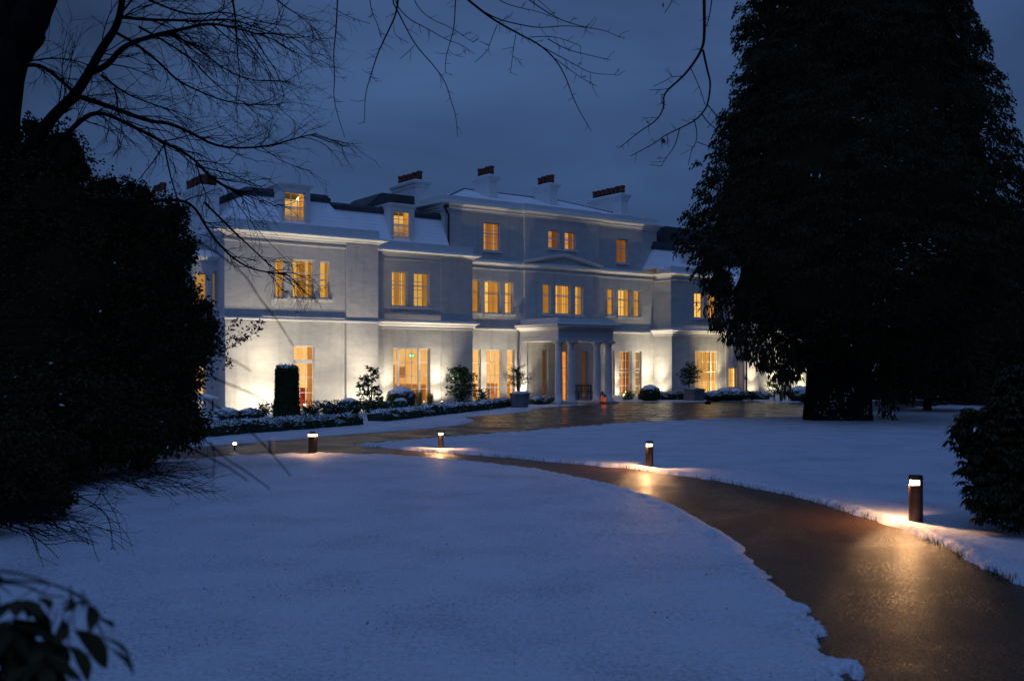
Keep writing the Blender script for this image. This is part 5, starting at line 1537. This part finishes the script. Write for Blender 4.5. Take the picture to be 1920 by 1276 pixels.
# the airy spray of leaves that stands against the lit wall
sp = empty('holly_spray', dp(395,640,21.0), 0, 'airy leafy holly spray reaching out against the lit wall corner', 'branch')
m, lv = MB(), MB()
P_, D_ = [], []
for pts in ([(360,650),(420,640),(450,628),(470,612),(488,605)], [(400,645),(425,655),(445,640),(462,632)], [(395,640),(420,625),(440,606),(446,600)], [(405,650),(420,668),(432,682)], [(430,632),(455,640),(478,622),(487,617)]):
    P = px_tube(m, pts, 21.0, .008, .003, 4)
    for q in P[3:]:
        for _ in range(5 if rnd.random() < .75 else 0):
            P_.append((q+Vector((rnd.gauss(0,.03),rnd.gauss(0,.04),rnd.gauss(0,.03))))[:]); D_.append((rnd.gauss(.2,.8),rnd.gauss(0,.8),rnd.gauss(.1,.8)))
lv.leaves(P_, D_, rng.uniform(.07,.12,len(P_)), .042)
rel(m, 'stems', M['twig'], sp); rel(lv, 'leaves', M['holly'], sp)
# trailing bare twigs over the snow at the left
tw = empty('fallen_branch', dp(60,683,13.5)-Vector((0,0,2.2)), 0, 'tangle of trailing dark twigs lying over the snow at the left edge', 'branch')
m = MB()
for i in range(34):
    y0 = rnd.uniform(915,985); p = gp(rnd.uniform(-120,40), y0, rnd.uniform(.05,.5))
    twig(m, p, Vector((1,rnd.uniform(-.2,.5),rnd.uniform(-.12,.2))), rnd.uniform(.7,1.5), .010, 2, .02, .3, 5)
for i in range(60):
    p = gp(rnd.uniform(20,300), rnd.uniform(868,905), rnd.uniform(.08,.4))
    twig(m, p, Vector((1,rnd.uniform(-.6,.6),rnd.uniform(-.35,.15))), rnd.uniform(.5,1.4), .008, 2, .03, .3, 4)
px_tube(m, [(150,930),(195,955),(208,985),(211,1020),(209,1032)], 11.9, .008, .004, 5)
for pts in ([(211,1025),(222,1035),(255,1038)], [(211,1012),(222,1018),(240,1035)], [(210,1026),(202,1036)]): px_tube(m, pts, 11.9, .005, .002, 4)
rel(m, 'twigs', M['twig'], tw)

# rhododendrons
def rhodo(name, label, base, whorls, ll, lw, snow, mt='rhodo', cat='rhododendron', stem_r=.014):
    """whorls = world points of leaf rosettes; long leaves droop around each"""
    o = empty(name, base, 0, label, cat)
    st, lv = MB(), MB(); P, D, Ls = [], [], []
    bv = Vector(base)
    for q in whorls:
        mid_ = bv.lerp(q, .55)+Vector((rnd.gauss(0,.08),rnd.gauss(0,.08),.10))
        st.tube([bv+Vector((rnd.gauss(0,.05),rnd.gauss(0,.05),.0)), mid_, q], [stem_r, stem_r*.7, stem_r*.4], 5)
        n = rnd.randint(8, 12); a0 = rnd.random()*6
        for i in range(n):
            a = a0+6.283*i/n+rnd.gauss(0,.15); dr = rnd.uniform(-.9,-.15)
            P.append(q[:]); D.append((math.cos(a), math.sin(a), dr)); Ls.append(ll*rnd.uniform(.75,1.15))
    n = len(P); P = np.array(P); D = np.array(D); D /= np.linalg.norm(D, axis=1, keepdims=True); Ls = np.array(Ls)[:, None]
    S = np.cross(D, [0,0,1]); S /= np.maximum(np.linalg.norm(S, axis=1, keepdims=True), 1e-6)
    up = np.cross(S, D)
    V_ = []
    for t, wd_, dz in ((0,.05,0),(.25,.75,.03),(.55,1.0,0),(.82,.65,-.07),(1.0,.04,-.16)):
        c = P+D*Ls*t+np.array([0,0,1])*dz*Ls
        V_ += [c-S*lw*.5*wd_+up*.12*lw*wd_, c, c+S*lw*.5*wd_+up*.12*lw*wd_]
    V_ = np.stack(V_, 1)
    fc0 = []
    for r in range(4):
        for c in range(2): fc0.append((r*3+c, r*3+c+1, r*3+c+4, r*3+c+3))
    mis = (rng.random(n) < snow).astype(int)
    for i in range(n): lv.add(V_[i].tolist(), fc0, int(mis[i]))
    rel(st, 'stems', M['twig'], o); rel(lv, 'leaves', [M[mt], M['snowleaf']], o)
    return o
def fill(blobs, n, dens=1.0):
    tot = sum(b_[2]**2 for b_ in blobs); W_ = []
    for px, py, rp, Y_ in blobs:
        c = dp(px, py, Y_); r = rp/F*Y_
        for d in sphere_dirs(int(n*rp*rp/tot)):
            W_.append(c+Vector(d)*r*rnd.uniform(.55,1.0))
    return [q for q in W_ if q.z > .12]
RB = [(1850,810,62,13.6),(1905,790,70,13.6),(1860,880,62,13.4),(1905,870,80,13.2),(1815,812,38,13.6),(1905,735,52,14),(1960,760,100,13.8),(1960,900,90,13.2),(1855,935,45,13),(1905,945,50,12.8)]
rb = rhodo('rhododendron', 'big drooping rhododendron with snow dusted leaves at the right edge', (7.4, 13.8, 0), fill(RB, 1150), .13, .042, .006)
m = MB()
for px, py, rp, Y_ in RB:
    c = dp(px, py, Y_+.2)
    blob(m, c, rp/F*Y_*.66, .25, 2.2, ic=IC2)
rel(m, 'inner_mass', M['core'], rb)
NB = [(0,1215,70,2.0),(-50,1150,90,2.0),(40,1275,80,1.95),(-60,1270,110,1.9)]
nr = rhodo('rhododendron', 'out of focus rhododendron leaves close up in the lower left corner', (-1.5, 1.95, 0), fill(NB, 34)+[dp(40,1165,2.02), dp(75,1240,1.95), dp(20,1205,2.0), dp(85,1285,1.9)], .085, .034, .0, stem_r=.006)
m = MB()
for bx0, by0, tx, ty, wpx in ((130,1118,126,1150,22),(136,1130,161,1136,11),(166,1132,172,1184,28),(182,1160,218,1183,12),(139,1180,208,1253,42),(194,1193,252,1238,9),(206,1215,257,1268,12),(58,1150,98,1187,28),(118,1158,106,1212,28),(128,1208,172,1280,30),(92,1196,128,1262,34),(70,1120,98,1150,20),(30,1125,62,1162,26)):
    A, B = dp(bx0, by0, 2.02), dp(tx, ty, 1.98+rnd.uniform(-.04,.04)); ax_ = (B-A); sd = ax_.cross(Vector((0,1,0))).normalized(); nrm = sd.cross(ax_).normalized()
    hw_ = wpx/F*2.0*.5; vs = []
    for t, k_, dz in ((0,.06,0),(.18,.62,.010),(.42,1.0,.014),(.68,.86,.008),(.88,.42,-.002),(1,.03,-.010)):
        c = A+ax_*t+nrm*dz
        vs += [c-sd*hw_*k_+nrm*.10*hw_*k_, c, c+sd*hw_*k_+nrm*.10*hw_*k_]
    m.add(vs, [(r*3+q, r*3+q+1, r*3+q+4, r*3+q+3) for r in range(5) for q in range(2)])
    st_ = A.lerp(dp(110,1100,2.05), .35)+Vector((0,.02,.012))
    m.tube([A, A.lerp(st_, .6), st_], [.0012,.0015,.0018], 4)
rel(m, 'drooping_leaves', M['rhodo'], nr)
m = MB()
for pts in ([(-60,1085),(30,1088),(75,1090),(110,1097),(145,1115),(165,1130),(185,1150),(200,1165)], [(-60,1090),(40,1092),(85,1115),(120,1118)], [(-60,1060),(60,1078),(110,1100),(160,1118)]): px_tube(m, pts, 2.05, .0032, .0018, 5)
rel(m, 'twigs', M['twig'], nr)

# the great conifer
Yk = 39.5
kx = dp(1605, 683, Yk).x
ct = empty('conifer_tree', (dp(1572,683,Yk).x, Yk, 0), 0, 'towering dark cedar like conifer with thick trunk in front of the right wing', 'tree')
m = MB()
def ftrunk(px0, px1, pyb, rad, top=9.0, sq=1.25):
    a = dp(px0, pyb, Yk); a.z = -.1; b_ = dp(px1, pyb, Yk); b_.z = top
    P = [a.lerp(b_, t) for t in (0,.03,.08,.16,.3,.5,1)]
    k = 18; base_n = m.n
    rads = [rad*sq, rad*1.16, rad*1.06, rad, rad*.95, rad*.88, rad*.7]
    vs, fc = [], []
    for i, (p, r) in enumerate(zip(P, rads)):
        for j in range(k):
            an = 6.283*j/k; q = r*(1+.16*math.sin(an*5+i*.35)+.08*math.sin(an*9+i*.8)+.05*rnd.gauss(0,1))
            vs.append(p+Vector((math.cos(an)*q, math.sin(an)*q*.8, 0)))
    for i in range(len(P)-1):
        for j in range(k): fc.append((i*k+j, i*k+(j+1)%k, (i+1)*k+(j+1)%k, (i+1)*k+j))
    m.add(vs, fc)
ftrunk(1539, 1548, 790, .50, 14); ftrunk(1601, 1588, 790, .60, 22); ftrunk(1570, 1572, 788, .42, 10)
rel(m, 'trunk', M['cedarbark'], ct)
m = MB()
for (px, py, n, w_, h_) in ((1560,752,60,8,22),(1548,775,50,14,10),(1585,745,40,6,16),(1597,728,24,6,10),(1622,770,20,6,14),(1575,782,40,20,5),(1530,770,16,6,12)):
    for _ in range(n):
        q = dp(px+rnd.gauss(0,w_*.5), py+rnd.gauss(0,h_*.6), Yk-.62+rnd.uniform(-.12,.1))
        if q.z < .05: continue
        m.leaves([q[:]], [(rnd.gauss(0,.7), -.6, rnd.gauss(-.1,.7))], rnd.uniform(.06,.14), .035, mi=1 if rnd.random() < .28 else 0)
rel(m, 'leaves', [M['cedar'], M['snowleaf']], ct)
ZP = [1.3, 2.8, 3.8, 5.0, 7.0, 9.0, 11, 13, 15, 17, 20, 23, 26, 28]
RP = [.9, 3.2, 5.2, 6.2, 6.95, 6.7, 5.85, 5.1, 4.7, 4.3, 3.6, 2.6, 1.4, .2]
m = MB()
# dense inner mass
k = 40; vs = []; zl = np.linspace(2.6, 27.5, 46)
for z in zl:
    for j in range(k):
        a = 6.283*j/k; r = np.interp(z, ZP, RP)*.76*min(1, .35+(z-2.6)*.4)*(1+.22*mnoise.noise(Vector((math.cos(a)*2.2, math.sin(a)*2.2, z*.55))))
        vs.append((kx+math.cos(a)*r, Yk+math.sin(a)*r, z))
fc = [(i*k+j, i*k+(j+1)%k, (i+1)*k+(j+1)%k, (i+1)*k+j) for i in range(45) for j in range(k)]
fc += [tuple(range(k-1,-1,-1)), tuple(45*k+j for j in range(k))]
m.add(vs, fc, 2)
P, D, Ln, Wd, Mi = [], [], [], [], []
nb = 5200
for i in range(nb):
    z = rnd.uniform(2.1, 19.5) if i % 8 else rnd.uniform(19, 27.5)
    z = max(2.1, min(27.5, z)); a = rnd.random()*6.283
    R = float(np.interp(z, ZP, RP))*rnd.uniform(.78, .97)*(1+.18*mnoise.noise(Vector((math.cos(a)*2.6, math.sin(a)*2.6, z*.8))))
    c = np.array([kx+math.cos(a)*R, Yk+math.sin(a)*R, z+.25]); outd = np.array([math.cos(a), math.sin(a), 0])
    sz = rnd.uniform(.40, .85); n = 48
    u = rng.random((n,1)); side = np.array([-math.sin(a), math.cos(a), 0])
    # an arching fan: rises outward a little, then its tips hang
    p = c-outd*sz*.55+outd*sz*u*.75+side*rng.normal(size=(n,1))*sz*.42*(1-.35*u)+np.array([0,0,1])*(.20*np.sin(u*3)-.35*u**2+rng.normal(size=(n,1))*.09)*sz
    d = outd*.7+side*rng.normal(size=(n,1))*.55+np.array([0,0,-1.0])*(.5+rng.random((n,1))*1.3)
    P.append(p); D.append(d); Ln.append(rng.uniform(.08,.19,n)); Wd.append(rng.uniform(.045,.08,n))
    sn = (rnd.random() < .03)
    Mi.append(((rng.random(n) < (.03 if sn else .0))).astype(int))
P, D, Ln, Wd, Mi = np.concatenate(P), np.concatenate(D), np.concatenate(Ln), np.concatenate(Wd), np.concatenate(Mi)
ok = P[:,2] > .35
m.leaves(P[ok], D[ok], Ln[ok], Wd[ok], mis=Mi[ok])
# pendulous skirts left of and behind the trunk
def skirt(px, py0, py1, n, wpx, Y_):
    pz = rng.random(n)**.8
    x = np.array([dp(px, py0, Y_).x]*n)+rng.normal(size=n)*wpx/F*Y_*.35*(1.15-pz*.8)
    z = EYE+(HOR-(py0+(py1-py0)*pz))/F*Y_
    y = Y_+rng.normal(size=n)*.5
    m.leaves(np.stack([x,y,z],1), np.stack([rng.normal(size=n)*.35, rng.normal(size=n)*.35, -np.ones(n)],1), rng.uniform(.2,.42,n), .07)
for q in ((1400,610,668,420,46,38.8),(1432,630,690,420,44,38.8),(1462,640,706,460,40,38.6),(1486,640,708,400,32,38.6),(1506,640,690,260,26,38.8),(1372,590,640,320,44,39),(1474,690,736,110,22,38.2),(1345,560,612,260,40,39),(1662,640,752,520,30,40.5),(1692,640,748,560,40,41),(1720,640,742,550,50,41),(1662,720,790,160,20,40)): skirt(*q)
# snow-dusted sprays on the near face
for (px, py, n, w_) in ((1735,465,18,44),(1690,490,5,30),(1640,205,5,18),(1700,250,3,24),(1860,245,6,24),(1680,300,4,18),(1790,190,3,24)):
    for _ in range(n):
        q = dp(px+rnd.gauss(0,w_*.4), py+rnd.gauss(0,9), 32.6+rnd.uniform(-.2,.3))
        q.y = Yk-float(np.interp(q.z, ZP, RP))*math.sqrt(max(.05, 1-min(.95, ((q.x-kx)/float(np.interp(q.z, ZP, RP)))**2)))*1.06
        m.leaves([q[:]], [(rnd.choice((-1,1))*rnd.uniform(.6,1), -.3, rnd.uniform(-.1,.35))], rnd.uniform(.08,.18), .022, mi=1)
rel(m, 'crown', [M['cedar'], M['snowleaf'], M['core']], ct)

def dark_conifer(px, pyb, pyt, wpx, label, name='conifer_tree', Y=None, lowpy=742, n=8000, trunkpx=30, seed=0):
    Y_ = Y or EYE*F/(pyb-HOR); x = (px-960)/F*Y_; H_ = EYE+(HOR-pyt)/F*Y_; W_ = wpx/F*Y_/2; zl_ = EYE+(HOR-lowpy)/F*Y_
    o = empty(name, (x, Y_, 0), 0, label, 'tree', 'dark trees behind the big conifer')
    m = MB(); r = trunkpx/F*Y_/2
    m.tube([Vector((x,Y_,-.1)), Vector((x,Y_,.5)), Vector((x+.05,Y_,H_*.4)), Vector((x,Y_,H_*.95))], [r*1.3,r,r*.7,.05], 10); rel(m, 'trunk', M['bark'], o)
    m = MB(); k = 26; vs = []; zz = np.linspace(zl_+.35, H_*.98, 22)
    def rad(t): return W_*(.78+.3*math.sin(min(1,t*2.2)*1.57)-.10)*(1-t)**.62
    for z in zz:
        t = (z-zl_)/(H_-zl_)
        for j in range(k):
            a = 6.283*j/k; q = max(.05, rad(t)*.84*(1+.3*mnoise.noise(Vector((math.cos(a)*2+px, math.sin(a)*2, z*.7)))))
            vs.append((x+math.cos(a)*q, Y_+math.sin(a)*q, z))
    m.add(vs, [(i*k+j, i*k+(j+1)%k, (i+1)*k+(j+1)%k, (i+1)*k+j) for i in range(21) for j in range(k)]+[tuple(range(k-1,-1,-1)), tuple(21*k+j for j in range(k))], 1)
    t = rng.random(n)**1.4; a = rng.random(n)*6.283; q = np.array([rad(v) for v in t])*rng.uniform(.78,1.12,n)
    z = zl_+t*(H_-zl_)+rng.normal(size=n)*.15
    P = np.stack([x+np.cos(a)*q, Y_+np.sin(a)*q, np.maximum(z, .15)],1); D = np.stack([np.cos(a)*.6, np.sin(a)*.6, -rng.random(n)],1)+rng.normal(size=(n,3))*.4
    m.leaves(P, D, rng.uniform(.25,.5,n), .10)
    rel(m, 'crown', [M['cedar'], M['core']], o)
dark_conifer(1739, 769, 330, 250, 'slim trunked dark conifer standing just right of the big conifer', lowpy=735, trunkpx=13)
dark_conifer(1880, 760, 380, 330, 'broad dark conifer behind the snow dusted rhododendron', Y=55, lowpy=735)
dark_conifer(2060, 760, 300, 420, 'dark conifer at the right edge beyond the drive', Y=58, lowpy=735)
dark_conifer(1780, 752, 420, 300, 'farthest dark conifer in the gap behind the slim trunk', Y=66, lowpy=735)
# dark row of shrubs across the drive at the right, snow lying on them
for px, pyt, rp, lab in ((1665,712,34,'dark evergreen shrub seen right beside the big trunk'), (1765,726,26,'low snow flecked shrub behind the slim trunk'), (1830,722,44,'wide dark shrub beyond the drive'), (1900,716,50,'dark shrub beyond the drive behind the rhododendron')):
    Y_ = 63.0
    leafy('evergreen_shrub', lab, [(px,pyt+rp*.5,rp,Y_),(px-rp*.6,pyt+rp*.8,rp*.6,Y_-.5),(px+rp*.6,pyt+rp*.8,rp*.6,Y_-.5)], 2600, .16, .09, 'holly', (dp(px,683,Y_).x, Y_, 0), cat='shrub', core=.85, snow=.10, group='dark shrubs beyond the drive', trunkr=.05)
def dark_wood(px, Y, w_, h_, label):
    """far dark trees left of the house, behind the shrubbery"""
    x = (px-960)/F*Y
    leafy('background_tree', label, [(px,683-h_*.55,w_,Y),(px-w_*.6,683-h_*.25,w_*.8,Y),(px+w_*.6,683-h_*.25,w_*.8,Y)], 3000, .5, .25, 'holly', (x,Y,0), core=.9, snow=0, trunkr=.3, group='dark trees left of the house')
dark_wood(60, 62, 120, 180, 'dark rounded tree mass behind the holly at the far left')
dark_wood(230, 66, 90, 150, 'dark rounded tree behind the broad holly beside the house')

# ------------------------------------------------------------------ small stuff on the ground
def edge_grass(line, n, name, label, off=.06, hmax=.06):
    m = MB(); pts = [gp(x, y) for x, y in line]; seg = [(a, b_) for a, b_ in zip(pts, pts[1:])]
    wts = [1.0/max(4, (a.y+b_.y)/2)**.6*(b_-a).length for a, b_ in seg]
    for _ in range(n):
        a, b_ = rnd.choices(seg, wts)[0]; p = a.lerp(b_, rnd.random())
        if mnoise.noise(Vector((p.x*1.3, p.y*1.3, 3.1))) < -.05: continue
        p = p+Vector((rnd.gauss(0,off), rnd.gauss(0,off), -.04)); h_ = rnd.uniform(.03, hmax); an = rnd.random()*6.283
        q = Vector((math.cos(an),math.sin(an),0))*.004; l_ = Vector((rnd.gauss(0,.02),rnd.gauss(0,.02),h_+.04))
        m.add([p-q, p+q, p+l_], [(0,1,2)])
    return tag(m.build(name, M['grass']), label, 'grass', kind='stuff')
edge_grass(LAWN_R, 1700, 'grass', 'dark grass blades poking from the snow along the right edge of the path')
edge_grass(LAWN_L[:16], 250, 'grass', 'dark grass blades poking from the snow along the left edge of the path', .05, .04)
m = MB(); n = 3800
Yg = 6.6*(24/6.6)**rng.random(n); Xg = (rng.random(n)*1.15-.58)*Yg
dd = np.minimum(sdf_poly(Xg, Yg, P_path), sdf_poly(Xg, Yg, P_drive)); pat = fbm(Xg, Yg, .5, 61, 3)+fbm(Xg, Yg, 2.5, 71, 2)*.6
ok = (dd > .2) & (pat > .02); Xg, Yg = Xg[ok], Yg[ok]; n = len(Xg)
m.leaves(np.stack([Xg, Yg, snow_height(Xg, Yg)-.006], 1), np.stack([rng.normal(size=n)*.5, rng.normal(size=n)*.5, np.ones(n)*.7], 1), rng.uniform(.015, .04, n), .006)
tag(m.build('grass', M['tips']), 'thin grass tips pricking through the snow of the near lawns', 'grass', kind='stuff')
m = MB(); P, D = [], []
for _ in range(90):
    p = gp(rnd.uniform(150,1900), 700+rnd.random()**.6*420+60); P.append((p.x,p.y,.015)); D.append((rnd.gauss(0,1),rnd.gauss(0,1),.12))
P = np.array(P); dd = np.minimum(sdf_poly(P[:,0],P[:,1],P_path), sdf_poly(P[:,0],P[:,1],P_drive)); ok = dd > .3
P[:,2] = snow_height(P[:,0],P[:,1])+.006
m.leaves(P[ok], np.array(D)[ok], rng.uniform(.015,.04,int(ok.sum())), .014)
tag(m.build('fallen_leaves', M['deadleaf']), 'scattered small dead leaves lying on the snow', 'leaves', kind='stuff')
